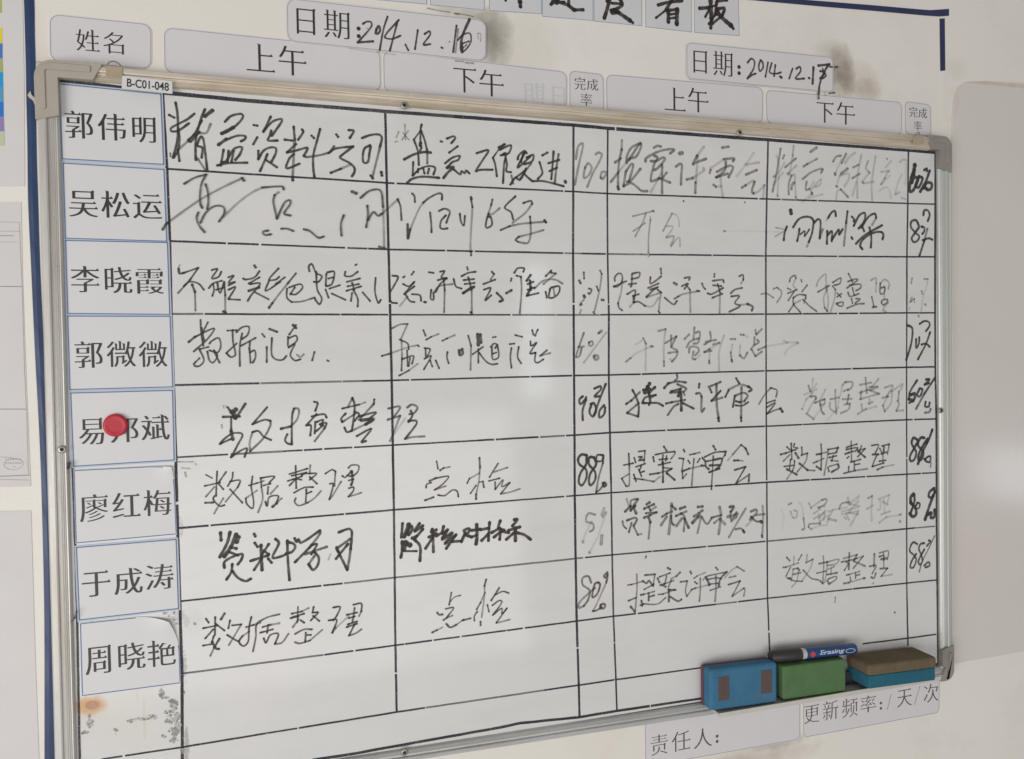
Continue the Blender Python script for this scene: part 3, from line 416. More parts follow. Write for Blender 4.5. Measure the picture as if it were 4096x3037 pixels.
    'r4c': '29 16 5895 -2912 5977 -2864/29 49 6004 -2827 6044 -2902/29 21 6044 -2902 6033 -3273/29 49 5743 -3144 5811 -3096/29 16 5811 -3096 5893 -3035 6112 -2946/36 49 6126 -2940 6146 -2943|30 49 6238 -2730 6349 -2706/30 23 6349 -2706 6319 -2905 6316 -3154/30 49 6316 -3154 6318 -3217/30 49 6340 -2899 6515 -2808/30 49 6432 -2794 6430 -2957/30 49 6515 -2808 6444 -2957 6527 -3008 6512 -3083 6441 -3157/30 49 6387 -3037 6527 -3020/30 21 6441 -3157 6414 -3119|30 49 6641 -2846 6712 -2784/30 49 6798 -2684 6782 -2848/30 49 6675 -2960 6725 -2885 6868 -2836/30 49 6812 -2760 6883 -2748 6853 -2899 6782 -2911/30 49 6710 -3036 6725 -2961 6838 -2962 6866 -3013 6809 -3075/30 49 6781 -3024 6765 -3125 6808 -3132/30 18 6808 -3132 6880 -3076|31 49 7048 -2749 7054 -2863 6953 -2926/31 49 6982 -2888 7140 -2864/31 49 7096 -2927 7198 -2903/31 49 6952 -3033 7038 -2990/31 18 7038 -2990 7198 -2916/31 49 6952 -3033 7067 -3016/31 21 7038 -3003 7029 -3193/31 49 7029 -3155 7031 -3191/31 21 7271 -2802 7227 -2916 7189 -3043 7187 -3311|31 49 7380 -2854 7454 -2855/31 49 7543 -2792 7594 -2796/31 16 7594 -2796 7653 -2825/31 21 7409 -2931 7379 -3046/31 49 7379 -3046 7392 -3162/38 49 7393 -3155 7400 -3175/31 21 7534 -2946 7525 -3087/31 49 7525 -3087 7592 -3133 7652 -3050|32 49 7788 -2729 7795 -2781/32 49 7893 -2717 7803 -2794/32 49 7772 -2833 7772 -2936 7847 -2898 7817 -2872/32 49 7711 -3000 7772 -2936/32 49 7726 -3013 7785 -3104/32 49 7785 -3104 7891 -3041/32 49 7831 -3014 7951 -2971/32 13 7951 -2971 7982 -2965 8317 -2917/32 21 8271 -2890 8325 -2917/32 13 8325 -2910 8502 -2919/32 21 8487 -2912 8517 -2926/33 13 8502 -2925 8332 -3009 8278 -3086',
    'r3d': '27 66 8369 -2027 8384 -1974 8462 -1934 8477 -1973/27 28 8477 -1973 8430 -2079 8491 -2144/27 66 8569 -1999 8577 -2025/27 66 8337 -2125 8383 -2144/27 66 8337 -2197 8491 -2144/27 66 8344 -2301 8445 -2170/27 66 8584 -2169 8670 -2076/27 66 8429 -2262 8522 -2215 8630 -2221/27 66 8646 -2221 8646 -2274/27 37 8552 -2301 8428 -2354/27 66 8429 -2262 8436 -2354 8551 -2472/27 66 8444 -2354 8351 -2465/27 66 8599 -2287 8708 -2379 8833 -2459/27 31 8646 -2235 8614 -2340|27 31 8834 -2088 8866 -2008 8993 -1908 9000 -2007 9024 -2140/27 66 8858 -2174 9056 -2079/28 31 9016 -2140 8960 -2259 8975 -2405/28 66 8975 -2405 9022 -2459/28 31 9022 -2459 9039 -2272 8992 -2087/28 66 9120 -2032 9264 -1964 9247 -2044 9151 -2072/28 66 9119 -2086 9167 -2138/28 31 9167 -2138 9151 -2272 9078 -2472/28 66 9199 -2192 9263 -2245/28 66 9199 -2245 9271 -2198/28 66 9182 -2345 9230 -2378 9294 -2378 9303 -2325 9198 -2338|28 66 9401 -1896 9473 -2015/28 66 9392 -2016 9538 -1974 9571 -1987 9376 -2110/28 66 9425 -2069 9620 -2054 9620 -2108 9538 -2149/28 66 9392 -2177 9424 -2237 9587 -2196/28 66 9473 -2109 9505 -2217/28 66 9456 -2271 9472 -2338/28 66 9538 -2270 9611 -2277 9521 -2338/28 66 9375 -2412 9570 -2351 9684 -2344|28 34 9809 -1992 9900 -1957 9908 -2038/28 25 9908 -2038 9899 -2160/28 66 9825 -2242 9866 -2391/34 66 9841 -2398 9907 -2391/29 66 9982 -2037 9982 -2187 10049 -2186 10066 -2091 9999 -2105/29 34 9982 -2037 10066 -1975 10149 -2036 10132 -2118/29 28 10066 -2104 10057 -2268/29 66 10007 -2336 10015 -2295 10116 -2281 10099 -2336 10032 -2364/29 31 10132 -2322 10032 -2439 10082 -2459',
    'r3pctb': '25 47 10581 -1949 10564 -2031/39 31 10573 -2252 10556 -2294/25 27 10538 -2404 10521 -2432/25 47 10538 -2321 10624 -2266/25 31 10624 -2266 10624 -2321/26 47 10813 -1960 10883 -1959/26 18 10883 -1959 10865 -2056 10796 -2223 10753 -2459/35 39 10762 -2147 10779 -2189/39 39 10831 -2352 10840 -2359/35 39 10701 -2529 10710 -2537',
    'r4pctb': '39 96 10487 -2673 10573 -2708 10590 -2791 10555 -2985 10470 -3205/35 96 10727 -2654 10814 -2612 10901 -2627 10918 -2682 10849 -2766/36 96 10927 -2787 10849 -2961 10693 -3202/35 96 10659 -2889 10659 -3028 10710 -2959 10719 -2862/35 96 10762 -2974 10849 -2961 10918 -3010',
    'r5a': '32 93 538 -3698 720 -3699/26 93 591 -3587 663 -3710/33 93 787 -3554 675 -3724/55 93 634 -3642 678 -3617/62 93 652 -3656 670 -3703/26 93 626 -3708 621 -3868/39 93 621 -3868 638 -3968/13 35 542 -3566 548 -3593/13 35 567 -3563 573 -3589/19 44 517 -3790 523 -3824/26 93 493 -4015 544 -3957 646 -3895 746 -3913 693 -4031 613 -4180/26 93 613 -4180 690 -4124 792 -4083 764 -4182/26 93 493 -4015 619 -3961|26 93 1034 -3603 863 -3798/26 93 863 -3798 1005 -3750 1069 -3766/27 70 1069 -3766 1067 -3820 987 -3965 829 -4118/26 53 829 -4118 826 -4011 861 -3892/26 93 861 -3892 925 -3881 987 -3951 1069 -3996|33 93 1189 -3866 1300 -3844/27 61 1300 -3844 1374 -3765 1403 -3671 1391 -3630 1345 -3628/27 93 1345 -3628 1324 -3695 1314 -3831 1308 -4061/27 93 1308 -4061 1256 -4045 1231 -4003 1259 -3937|27 93 1584 -3555 1624 -3570 1595 -3664/27 93 1607 -3706 1484 -3838/27 93 1484 -3838 1537 -3840 1528 -3963/27 93 1553 -3731 1700 -3710 1726 -3752/27 93 1591 -3801 1581 -3938/27 93 1605 -3802 1685 -3778 1657 -3845/27 93 1644 -3831 1724 -3820 1696 -3888/27 70 1696 -3888 1579 -4034/27 93 1602 -3911 1684 -3846|24 93 1917 -3649 2123 -3608/21 53 2123 -3608 2199 -3582/28 93 2042 -3522 2068 -3613 2050 -3792 2026 -3930/28 61 2042 -3522 1985 -3637/28 93 1956 -3712 1901 -3773 1913 -3815/28 70 1913 -3815 2065 -3724/28 93 2066 -3696 2120 -3726 2063 -3807/28 93 1939 -3885 1965 -3941 2020 -3930/28 61 2020 -3930 2227 -3841/28 93 2310 -3551 2302 -3607/28 70 2302 -3607 2118 -3795/28 93 2119 -3753 2327 -3713 2228 -3800/42 93 2146 -3803 2298 -3795 2200 -3854/28 93 2086 -3996 2267 -3913 2140 -4075 2195 -4063|28 70 2482 -3669 2630 -3653 2535 -3798/28 70 2472 -3809 2627 -3766/28 53 2627 -3766 2516 -4037 2494 -4078/29 74 2722 -3664 2779 -3630 2850 -3668 2806 -3738 2748 -3750/29 93 2764 -3708 2784 -3765 2732 -3848/29 93 2732 -3834 2832 -3838 2831 -3881 2685 -4059/29 61 2685 -4059 2771 -4042 2929 -4039/28 20 2545 -3996 2690 -3804',
    'r6a': '16 92 328 -4370 395 -4414/21 92 453 -4338 443 -4470 433 -4629/21 92 552 -4350 474 -4459/21 92 312 -4501 480 -4472/21 92 455 -4471 516 -4554/21 68 417 -4521 321 -4628/21 92 414 -4627 401 -4666 473 -4751 523 -4742/26 92 313 -4700 400 -4703/21 60 513 -4661 448 -4763 408 -4833/21 92 627 -4361 619 -4428 567 -4518/21 92 593 -4466 706 -4460 679 -4538/21 60 679 -4538 537 -4703/21 92 591 -4559 725 -4729|21 92 806 -4527 896 -4505/21 60 896 -4505 973 -4483/21 92 847 -4422 831 -4548 852 -4725 837 -4805 775 -4746 764 -4678/21 52 764 -4678 894 -4593/22 92 936 -4447 1097 -4437 1037 -4508/22 92 942 -4448 946 -4556/22 60 946 -4556 955 -4705 900 -4857/22 92 972 -4537 1050 -4522/22 92 1023 -4561 1014 -4642/22 60 1047 -4644 1133 -4554/22 92 986 -4734 1004 -4790 1033 -4683 1136 -4677 1108 -4770/33 92 1068 -4801 1115 -4764/22 60 1108 -4770 1175 -4707|22 92 1347 -4323 1347 -4596/22 92 1273 -4420 1485 -4365/22 92 1299 -4442 1471 -4412/30 92 1417 -4436 1470 -4419/22 92 1311 -4484 1350 -4487/22 92 1251 -4501 1417 -4456/22 92 1270 -4557 1350 -4487 1409 -4497/22 68 1519 -4326 1510 -4414/22 92 1497 -4427 1590 -4433 1508 -4503/22 92 1509 -4469 1593 -4557/22 92 1320 -4649 1440 -4595 1546 -4595/22 92 1466 -4617 1455 -4768/22 92 1464 -4672 1525 -4649/22 76 1338 -4718 1324 -4758 1368 -4809 1475 -4783/22 60 1475 -4783 1556 -4733 1638 -4649|22 92 1696 -4439 1778 -4396 1818 -4419/22 76 1818 -4419 1800 -4598/22 92 1747 -4567 1788 -4569 1736 -4760/22 60 1736 -4760 1771 -4721 1883 -4548/22 92 1898 -4479 1931 -4502 1966 -4469/23 76 1975 -4386 2010 -4354 2099 -4366 2090 -4435 2034 -4487/23 92 2008 -4423 1973 -4484 2034 -4487/31 92 2015 -4430 2019 -4556 2004 -4597/23 92 1978 -4540 2033 -4529/23 92 1976 -4637 2031 -4627 2030 -4669 1967 -4741/23 60 1967 -4741 2042 -4725 2125 -4703',
    'smear': '16 37 34 -4201 191 -4210/16 37 68 -4275 153 -4287/16 37 215 -4231 227 -4245/22 37 103 -4330 111 -4376',
    'r7a': '39 98 471 -5068 475 -5155/39 98 577 -5070 542 -5195 457 -5354/49 98 645 -5103 585 -5239 507 -5352/53 98 670 -5138 649 -5191/39 98 585 -5252 641 -5270/33 98 558 -5303 658 -5353/33 98 503 -5486 505 -5419 607 -5362 709 -5344 694 -5410 655 -5460/33 98 592 -5454 577 -5547 524 -5629/33 98 590 -5535 651 -5621 738 -5671 796 -5649|33 98 848 -5113 860 -5141/33 98 852 -5221 883 -5271/40 98 922 -5255 927 -5554/33 98 1012 -5249 925 -5377/36 98 802 -5433 1002 -5384/33 98 1001 -5425 1038 -5476/33 98 924 -5418 837 -5545/33 98 952 -5325 1009 -5371|34 98 1091 -5194 1129 -5245 1053 -5416 1170 -5406 1223 -5377/34 98 1227 -5226 1228 -5459 1241 -5707/34 98 1227 -5240 1304 -5274 1317 -5316 1276 -5368 1210 -5382|34 98 1313 -5206 1338 -5250 1358 -5217 1384 -5267 1613 -5135/34 73 1613 -5135 1612 -5176 1488 -5331/34 98 1488 -5331 1312 -5495/31 98 1509 -5306 1576 -5298 1506 -5416/34 73 1433 -5409 1689 -5342/34 98 1540 -5391 1592 -5465 1576 -5561 1521 -5611 1470 -5537/34 73 1470 -5537 1539 -5446|35 98 1841 -5174 1965 -5142 1998 -5180 1979 -5389/35 77 1979 -5389 1963 -5499 1932 -5650/35 98 1932 -5650 1809 -5374/35 81 1809 -5374 1975 -5269/35 98 1810 -5360 1829 -5417/35 98 1800 -5498 1947 -5330/17 36 1705 -5503 1734 -5436',
    'r8a': '23 93 282 -6072 311 -6122/29 93 489 -6035 449 -6098/23 93 385 -6064 376 -6277/23 93 248 -6182 410 -6167/23 93 386 -6144 483 -6237/23 93 359 -6208 269 -6305/23 93 363 -6289 342 -6354/29 93 342 -6354 384 -6440 415 -6450/23 93 242 -6388 342 -6381/29 93 424 -6330 365 -6424/23 70 365 -6424 319 -6519/23 93 549 -6123 528 -6215/23 93 573 -6186 674 -6185/23 61 674 -6185 529 -6417/23 93 513 -6294 593 -6358 643 -6391|23 93 730 -6225 814 -6208/23 61 814 -6208 891 -6190/23 93 791 -6110 762 -6229 745 -6404 692 -6451 643 -6391 683 -6328/23 61 683 -6328 761 -6283/23 78 859 -6186 839 -6238 836 -6347 799 -6526/23 78 879 -6175 983 -6132 1113 -6113/23 93 915 -6247 1006 -6230/24 53 1006 -6230 1111 -6222/23 93 981 -6227 965 -6321/23 93 888 -6312 1031 -6288/23 93 925 -6385 949 -6442 1003 -6353 1094 -6350 1052 -6469/24 70 1052 -6469 1131 -6465 1212 -6365|17 93 1332 -6047 1320 -6239/24 93 1257 -6122 1376 -6108/24 53 1376 -6108 1457 -6075/24 93 1269 -6165 1402 -6138/24 93 1243 -6175 1335 -6165/24 70 1334 -6200 1266 -6288/24 93 1361 -6216 1400 -6249/24 93 1517 -6068 1502 -6136/24 93 1522 -6138 1569 -6143 1480 -6230/24 93 1508 -6178 1580 -6249/24 78 1291 -6374 1398 -6332 1490 -6343/24 93 1416 -6375 1407 -6485/24 93 1436 -6405 1476 -6410/24 78 1288 -6477 1340 -6498 1461 -6478/24 61 1461 -6478 1611 -6364|24 93 1752 -6101 1833 -6103 1790 -6210 1748 -6261/24 93 1694 -6255 1789 -6259 1731 -6413/24 61 1738 -6414 1773 -6362/24 35 1773 -6362 1940 -6227/25 93 1998 -6093 2094 -6089 2092 -6188/25 61 2092 -6188 2063 -6241/24 93 1913 -6210 2037 -6196/25 78 2011 -6136 1979 -6316/25 93 1939 -6255 2008 -6242/25 93 1924 -6331 2034 -6308/25 93 1909 -6364 2034 -6336/25 93 2006 -6340 1934 -6473/25 70 1934 -6473 2017 -6454 2087 -6413',
    'r6b': '22 85 3082 -4365 3098 -4460/27 85 3126 -4483 3171 -4457/22 56 3171 -4457 3251 -4447/29 85 2986 -4611 3066 -4580/22 85 3066 -4580 3234 -4569 3152 -4665 3048 -4730/22 85 2940 -4694 2949 -4652 3007 -4634/22 63 3048 -4730 3195 -4689/27 85 2923 -4854 3032 -4822/22 85 3091 -4798 3178 -4811 3282 -4746 3341 -4764 3358 -4838|28 85 3647 -4353 3652 -4478/22 56 3652 -4478 3634 -4652 3593 -4825/30 85 3593 -4825 3592 -4883/22 85 3477 -4671 3507 -4615/22 48 3507 -4615 3643 -4550/22 85 3519 -4805 3595 -4708/22 56 3641 -4667 3687 -4663/26 85 3687 -4663 3700 -4737/23 85 3895 -4440 3778 -4610/23 56 3840 -4547 4024 -4499/23 85 3770 -4660 3915 -4633/23 85 3853 -4680 3851 -4776/23 71 3851 -4776 3960 -4658 3943 -4745 4052 -4700/23 85 4052 -4700 3926 -4840/23 56 3926 -4840 4049 -4826 4189 -4791',
    'r6pct': '36 98 5143 -4397 5070 -4385 5020 -4436 5035 -4512 5132 -4594 5130 -4716 5063 -4803 5023 -4755 5050 -4635 5133 -4518 5143 -4404/36 98 5249 -4433 5183 -4429 5174 -4520 5262 -4632 5261 -4739 5194 -4811 5170 -4749 5196 -4644 5280 -4526 5249 -4433/28 98 5381 -4409 5298 -4405 5289 -4481 5363 -4485 5389 -4410 5379 -4517/28 65 5379 -4517 5310 -4727 5275 -4908/28 82 5275 -4908 5325 -4881 5375 -4823/36 98 5376 -4792 5392 -4840 5425 -4819 5401 -4786 5376 -4792',
    'r7b': '39 100 2630 -5129 2613 -5299/61 100 2708 -5150 2670 -5261/40 100 2648 -5302 2737 -5166 2750 -5210 2706 -5278/40 100 2845 -5146 2778 -5241 2887 -5178/40 100 2776 -5341 2886 -5221/40 100 2806 -5301 2748 -5324/39 100 2619 -5356 2616 -5470 2600 -5555/68 100 2661 -5374 2717 -5408/61 100 2668 -5389 2638 -5458/29 100 2644 -5480 2802 -5494/40 100 2776 -5341 2846 -5433 2842 -5620|40 100 2964 -5328 3059 -5293/40 100 3009 -5231 2994 -5273 3060 -5243/40 88 3016 -5275 3018 -5521/40 100 3015 -5333 2918 -5468/40 100 3059 -5322 3140 -5285/40 100 3156 -5207 3139 -5300 3214 -5248 3138 -5357/40 92 3138 -5372 3272 -5296 3166 -5432 3316 -5329/41 100 3316 -5329 3187 -5492/41 100 3270 -5412 3388 -5415|41 100 3388 -5422 3435 -5309 3420 -5279 3495 -5263 3479 -5313 3434 -5331 3523 -5375/41 100 3525 -5288 3645 -5283/49 100 3594 -5220 3595 -5381 3581 -5468/41 100 3523 -5375 3583 -5358|41 100 3645 -5290 3751 -5277/41 100 3768 -5204 3758 -5307 3748 -5438/41 100 3750 -5350 3657 -5431/42 100 3795 -5339 3903 -5289/42 100 3913 -5193 3888 -5288 3964 -5323/42 100 3918 -5305 3901 -5437/42 100 3825 -5401 3918 -5334/42 100 3933 -5336 4025 -5358|42 100 4105 -5194 4151 -5190 4080 -5273/42 100 4025 -5328 4181 -5296/50 100 4118 -5306 4116 -5470/42 100 4102 -5364 3993 -5444/42 100 4133 -5367 4241 -5406 4326 -5473',
    'r7pct': '32 45 5254 -5214 5156 -5191 5122 -5295 5219 -5334 5227 -5411 5177 -5438/32 15 5203 -5302 5103 -5477 5068 -5574/40 26 5069 -5566 5077 -5575/40 30 5387 -5139 5353 -5221/40 30 5412 -5195 5369 -5253/32 13 5411 -5210 5300 -5494 5165 -5728/40 26 5161 -5720 5168 -5728/52 38 5349 -5513 5339 -5617',
    'r8b': '22 83 3242 -6071 3209 -6228/22 62 3225 -6186 3285 -6134 3360 -6120/28 83 3053 -6312 3075 -6341 3119 -6342/22 83 3164 -6274 3268 -6271 3177 -6385/26 83 3132 -6416 3177 -6392/22 62 3177 -6392 3251 -6371/28 83 2983 -6559 3042 -6537/22 47 3042 -6537 3116 -6509/28 83 3168 -6471 3218 -6521 3293 -6500/22 62 3293 -6500 3398 -6439/26 83 3383 -6449 3488 -6435|28 83 3708 -5950 3684 -6028/23 47 3684 -6028 3682 -6146 3639 -6437/28 83 3623 -6495 3622 -6539/23 83 3573 -6327 3627 -6244/23 55 3627 -6244 3690 -6118/23 83 3540 -6470 3541 -6412 3580 -6357/23 83 3718 -6283 3739 -6375/27 83 3882 -6078 3772 -6230/23 83 3826 -6162 3934 -6128 4011 -6159/23 83 3786 -6298 3886 -6242 3917 -6268 3791 -6425/23 83 3791 -6425 3915 -6350 3914 -6424 3984 -6357/23 83 3984 -6357 3835 -6534/23 55 3835 -6534 3912 -6528 4020 -6511',
    'r8pct': '30 66 5183 -6136 5144 -6047 5061 -6062 5060 -6154 5157 -6241 5139 -6362 5072 -6447/30 52 5072 -6447 4998 -6462 5007 -6394 5140 -6285 5240 -6218/30 79 5291 -6146 5241 -6157 5197 -6306 5205 -6346 5272 -6299 5315 -6180 5291 -6146/30 79 5425 -6021 5375 -6062 5391 -6095 5433 -6045 5407 -6158/24 45 5407 -6158 5270 -6422 5211 -6524/28 79 5202 -6531 5252 -6529 5336 -6491/30 79 5319 -6459 5310 -6504 5369 -6510 5386 -6466 5353 -6447 5319 -6459',
    'r5c': '33 92 5833 -3536 5886 -3631 5925 -3756 5916 -3904/33 76 5916 -3904 5748 -3848/33 68 5748 -3848 5925 -3719/32 92 5736 -3724 5817 -3678/33 68 5817 -3678 5941 -3571/56 92 6092 -3457 6064 -3500/62 92 6064 -3500 6022 -3573/43 92 6174 -3509 6077 -3587/39 92 5996 -3541 6105 -3532/39 92 6077 -3562 6103 -3712/33 92 5980 -3720 6022 -3647 6187 -3615/33 92 5993 -3721 6103 -3725 6213 -3728 6296 -3769/33 92 6082 -3724 6082 -3749/33 76 6104 -3650 6187 -3615|33 68 6516 -3343 6523 -3387 6487 -3424/40 92 6319 -3520 6382 -3459/33 80 6382 -3459 6522 -3437 6656 -3454/33 76 6522 -3475 6662 -3542 6619 -3578 6409 -3591/33 92 6423 -3573 6577 -3539/44 92 6563 -3552 6534 -3639/44 92 6577 -3615 6581 -3842/33 92 6344 -3739 6435 -3724/33 68 6435 -3724 6519 -3714 6639 -3699/34 72 6533 -3752 6463 -3787 6371 -3897/34 92 6603 -3742 6773 -3824/27 68 6619 -3591 6633 -3629|34 92 6869 -3478 6861 -3529/34 76 6817 -3616 6874 -3611 6903 -3663/34 60 6903 -3663 6900 -3879 6944 -3830/34 76 7019 -3527 7207 -3462/34 92 7040 -3559 7061 -3604/34 92 7206 -3590 7060 -3726/34 60 7060 -3726 7234 -3686/41 64 7142 -3492 7146 -3799 7174 -3979/41 92 7166 -3979 7176 -4015|35 92 7464 -3417 7515 -3489/35 92 7286 -3675 7338 -3587/35 52 7338 -3574 7529 -3509 7677 -3545/35 92 7663 -3538 7722 -3585 7677 -3610/35 92 7409 -3821 7440 -3667/35 64 7440 -3667 7588 -3627 7654 -3674 7602 -3737/38 60 7551 -3548 7540 -3994/35 92 7540 -3981 7543 -4032/35 92 7461 -3745 7513 -3760/35 52 7513 -3760 7602 -3750/28 92 7453 -3803 7557 -3813 7661 -3765|28 52 7840 -3797 7931 -3670 8038 -3569/28 68 8038 -3569 8144 -3611 8128 -3702/28 76 7976 -3789 8052 -3765 8113 -3754/28 76 7976 -3847 8113 -3793 7975 -3945/28 68 7975 -3945 8066 -3910 8204 -3875/43 92 8204 -3878 8234 -3922',
    'r6c': '28 90 5765 -4411 5772 -4566/24 59 5772 -4566 5765 -4851 5721 -4855/24 90 5721 -4855 5655 -4745/24 59 5655 -4745 5764 -4690/24 90 5691 -4562 5833 -4545/25 90 5848 -4471 5868 -4535/25 90 5917 -4388 6013 -4381/25 75 6013 -4381 5997 -4529/25 90 5916 -4463 5971 -4466 5915 -4512 5998 -4504/25 90 5874 -4597 6011 -4561/25 90 5956 -4577 5927 -4675 5996 -4666/25 90 5914 -4637 5954 -4732/25 90 5838 -4701 5871 -4796/25 90 5844 -4757 5967 -4777/25 67 5967 -4777 6145 -4819/25 42 6145 -4819 6236 -4756|30 90 6303 -4339 6344 -4398/28 90 6135 -4474 6148 -4538/25 90 6170 -4445 6344 -4423 6470 -4417/25 67 6470 -4417 6476 -4442 6413 -4515/25 90 6288 -4458 6273 -4570/25 90 6343 -4473 6329 -4535/25 90 6231 -4517 6357 -4512/25 90 6217 -4592 6398 -4564/25 75 6286 -4633 6425 -4654/25 75 6425 -4654 6341 -4700/30 90 6084 -4715 6215 -4705/25 59 6215 -4705 6411 -4666/33 90 6287 -4558 6283 -4834/33 90 6341 -4712 6465 -4814|30 90 6611 -4399 6625 -4425/25 90 6709 -4474 6780 -4465/26 59 6780 -4465 6866 -4450/25 90 6539 -4515 6609 -4525/25 67 6609 -4525 6579 -4701/25 90 6586 -4702 6592 -4803/25 67 6592 -4803 6650 -4743/25 90 6680 -4555 6708 -4594/26 90 6865 -4540 6829 -4588/30 90 6608 -4696 6693 -4670/25 51 6693 -4670 6893 -4643/34 90 6893 -4637 6929 -4643/26 67 6773 -4534 6749 -4737 6733 -4908|31 90 7083 -4366 7119 -4425/31 90 6908 -4529 6951 -4583 6965 -4660 7008 -4695/26 90 6945 -4518 7111 -4463 7286 -4459/31 90 7286 -4459 7271 -4510/26 67 7271 -4510 7227 -4559/26 90 6965 -4583 7110 -4566/34 90 7110 -4566 7219 -4559 7197 -4648 7123 -4708/34 90 7023 -4644 7168 -4646/31 90 7014 -4740 7182 -4698/26 71 7082 -4513 7065 -4756 7049 -4947/26 90 7049 -4947 7048 -4986|21 38 7314 -4590 7403 -4504/26 67 7403 -4504 7537 -4375/26 90 7537 -4375 7611 -4431/32 90 7611 -4431 7655 -4518/31 90 7417 -4596 7491 -4597/26 42 7491 -4597 7565 -4610/31 90 7431 -4732 7609 -4697/26 90 7609 -4697 7444 -4934/26 67 7444 -4934 7638 -4829/32 90 7668 -4811 7660 -4909',
    'r5d': '31 19 8765 -3453 8749 -3585 8740 -3665/31 52 8686 -3557 8717 -3637/31 19 8828 -3527 8780 -3599/31 19 8615 -3687 8827 -3614/31 14 8654 -3742 8575 -3898/25 43 8572 -3896 8581 -3899/31 17 8764 -3665 8638 -3768/31 52 8717 -3717 8811 -3720 8811 -3760/31 25 8668 -3955 8748 -3825 8827 -3747/31 22 8986 -3619 8890 -3776/31 52 8795 -3813 8969 -3765/31 34 8969 -3765 8969 -3832 8889 -3856/31 39 8645 -3967 8715 -4010 8778 -4059/31 14 8778 -4039 8969 -3832/31 52 8890 -3816 8921 -3951 8960 -3986|31 41 9073 -3769 9225 -3747/32 34 9161 -3630 9161 -3785 9176 -3988/31 34 9065 -3822 9064 -3903 9144 -3959/32 34 9290 -3560 9339 -3521/32 41 9339 -3521 9469 -3524 9452 -3605 9387 -3644/32 17 9290 -3574 9225 -3787 9176 -3961/32 41 9314 -3655 9387 -3630/32 39 9290 -3776 9452 -3774/32 52 9403 -3712 9370 -3846/32 34 9322 -3858 9419 -3848/32 39 9419 -3848 9403 -3928 9257 -3984/32 11 9225 -3895 9016 -4075|32 43 9707 -3463 9731 -3695/32 39 9608 -3569 9814 -3540/33 29 9947 -3489 9814 -3615/32 39 9780 -3608 9938 -3605 9797 -3656/32 39 9599 -3691 9764 -3641/32 39 9632 -3665 9615 -3787/32 43 9780 -3655 9963 -3716/32 34 9607 -3786 9946 -3715/32 25 9780 -3792 9780 -3860/32 34 9632 -3862 9648 -3951/32 39 9763 -3860 9830 -3835/32 34 9566 -4009 9714 -3940/32 19 9714 -3940 9913 -3906|33 34 10064 -3623 10215 -3599 10097 -3761/33 39 10021 -3779 10131 -3762/33 25 10114 -3762 10030 -3896/33 39 10030 -3896 10063 -3987/33 25 10063 -3987 10181 -3860 10198 -3682/33 25 10198 -3682 10317 -3616 10402 -3577 10367 -3659/33 43 10333 -3686 10316 -3823/33 39 10299 -3837 10333 -3879 10282 -3988/33 29 10282 -3988 10418 -3986',
    'r5pctb': '39 93 10676 -3528 10538 -3706 10521 -3816/55 93 10521 -3816 10607 -3833 10641 -3737 10555 -3748/39 93 10530 -3872 10607 -3847/39 93 10719 -3669 10676 -3752 10728 -3781 10780 -3671 10728 -3655/40 93 10849 -3519 10919 -3521 10814 -3602 10902 -3576/40 93 11024 -3495 10815 -3742/40 70 10815 -3742 10659 -3967/40 93 10841 -3869 10832 -3938 10902 -3941 10919 -3885/40 61 10832 -4037 10919 -4026 10937 -3984',
    'r6d': '33 82 8383 -4400 8388 -4500/25 82 8388 -4487 8392 -4633/25 82 8308 -4443 8354 -4485/25 82 8440 -4403 8424 -4449 8494 -4472/32 82 8200 -4550 8292 -4535/25 82 8292 -4535 8463 -4491/25 61 8354 -4564 8245 -4651/36 82 8455 -4543 8509 -4619/25 82 8369 -4631 8352 -4776/25 82 8438 -4655 8430 -4741 8399 -4806/25 46 8399 -4806 8305 -4919/25 82 8260 -4731 8430 -4721/33 82 8306 -4774 8476 -4863/26 82 8564 -4462 8571 -4563/26 82 8556 -4582 8665 -4554/26 54 8665 -4554 8633 -4673 8484 -4824/33 82 8524 -4700 8664 -4808/26 61 8664 -4808 8790 -4822|33 82 8823 -4583 8886 -4579/26 54 8886 -4579 8998 -4558/26 82 8903 -4433 8910 -4567 8901 -4815/33 82 8901 -4815 8822 -4764/26 82 8767 -4707 8822 -4690/26 54 8822 -4690 8950 -4650/26 82 9022 -4519 9206 -4502/37 82 9206 -4502 9174 -4568/26 82 9030 -4587 9142 -4579/26 54 9030 -4526 9013 -4640 8956 -4899/26 82 9045 -4642 9174 -4622/26 82 9118 -4619 9093 -4698/26 61 9077 -4684 9206 -4705/26 82 9021 -4789 9044 -4851/26 61 9045 -4776 9206 -4745/34 82 9206 -4759 9222 -4800 9093 -4860|26 68 9442 -4418 9449 -4732/26 82 9360 -4503 9548 -4464/26 82 9352 -4536 9564 -4520 9515 -4572/34 82 9336 -4603 9401 -4586/26 82 9401 -4586 9482 -4570/26 82 9400 -4647 9368 -4666/27 82 9630 -4496 9597 -4576/27 61 9564 -4561 9696 -4540/27 82 9696 -4540 9564 -4656/34 82 9564 -4574 9696 -4670/26 82 9433 -4731 9613 -4700/26 82 9498 -4721 9498 -4844/26 82 9514 -4776 9596 -4767/26 82 9400 -4797 9392 -4865/26 82 9310 -4894 9514 -4865/27 54 9514 -4865 9736 -4851|27 82 9820 -4499 9945 -4498 9878 -4632/34 82 9836 -4637 9945 -4642/27 82 9828 -4822 9878 -4714 9928 -4635/27 82 9970 -4554 10012 -4625/27 82 10012 -4515 10147 -4494/27 68 10147 -4494 10113 -4644/35 82 10046 -4530 10045 -4599/27 82 9995 -4638 10096 -4616/27 61 10029 -4626 10028 -4764/27 82 9828 -4822 10045 -4779/27 82 9961 -4747 10079 -4739/27 82 9919 -4875 10028 -4840/27 30 10028 -4840 10231 -4817',
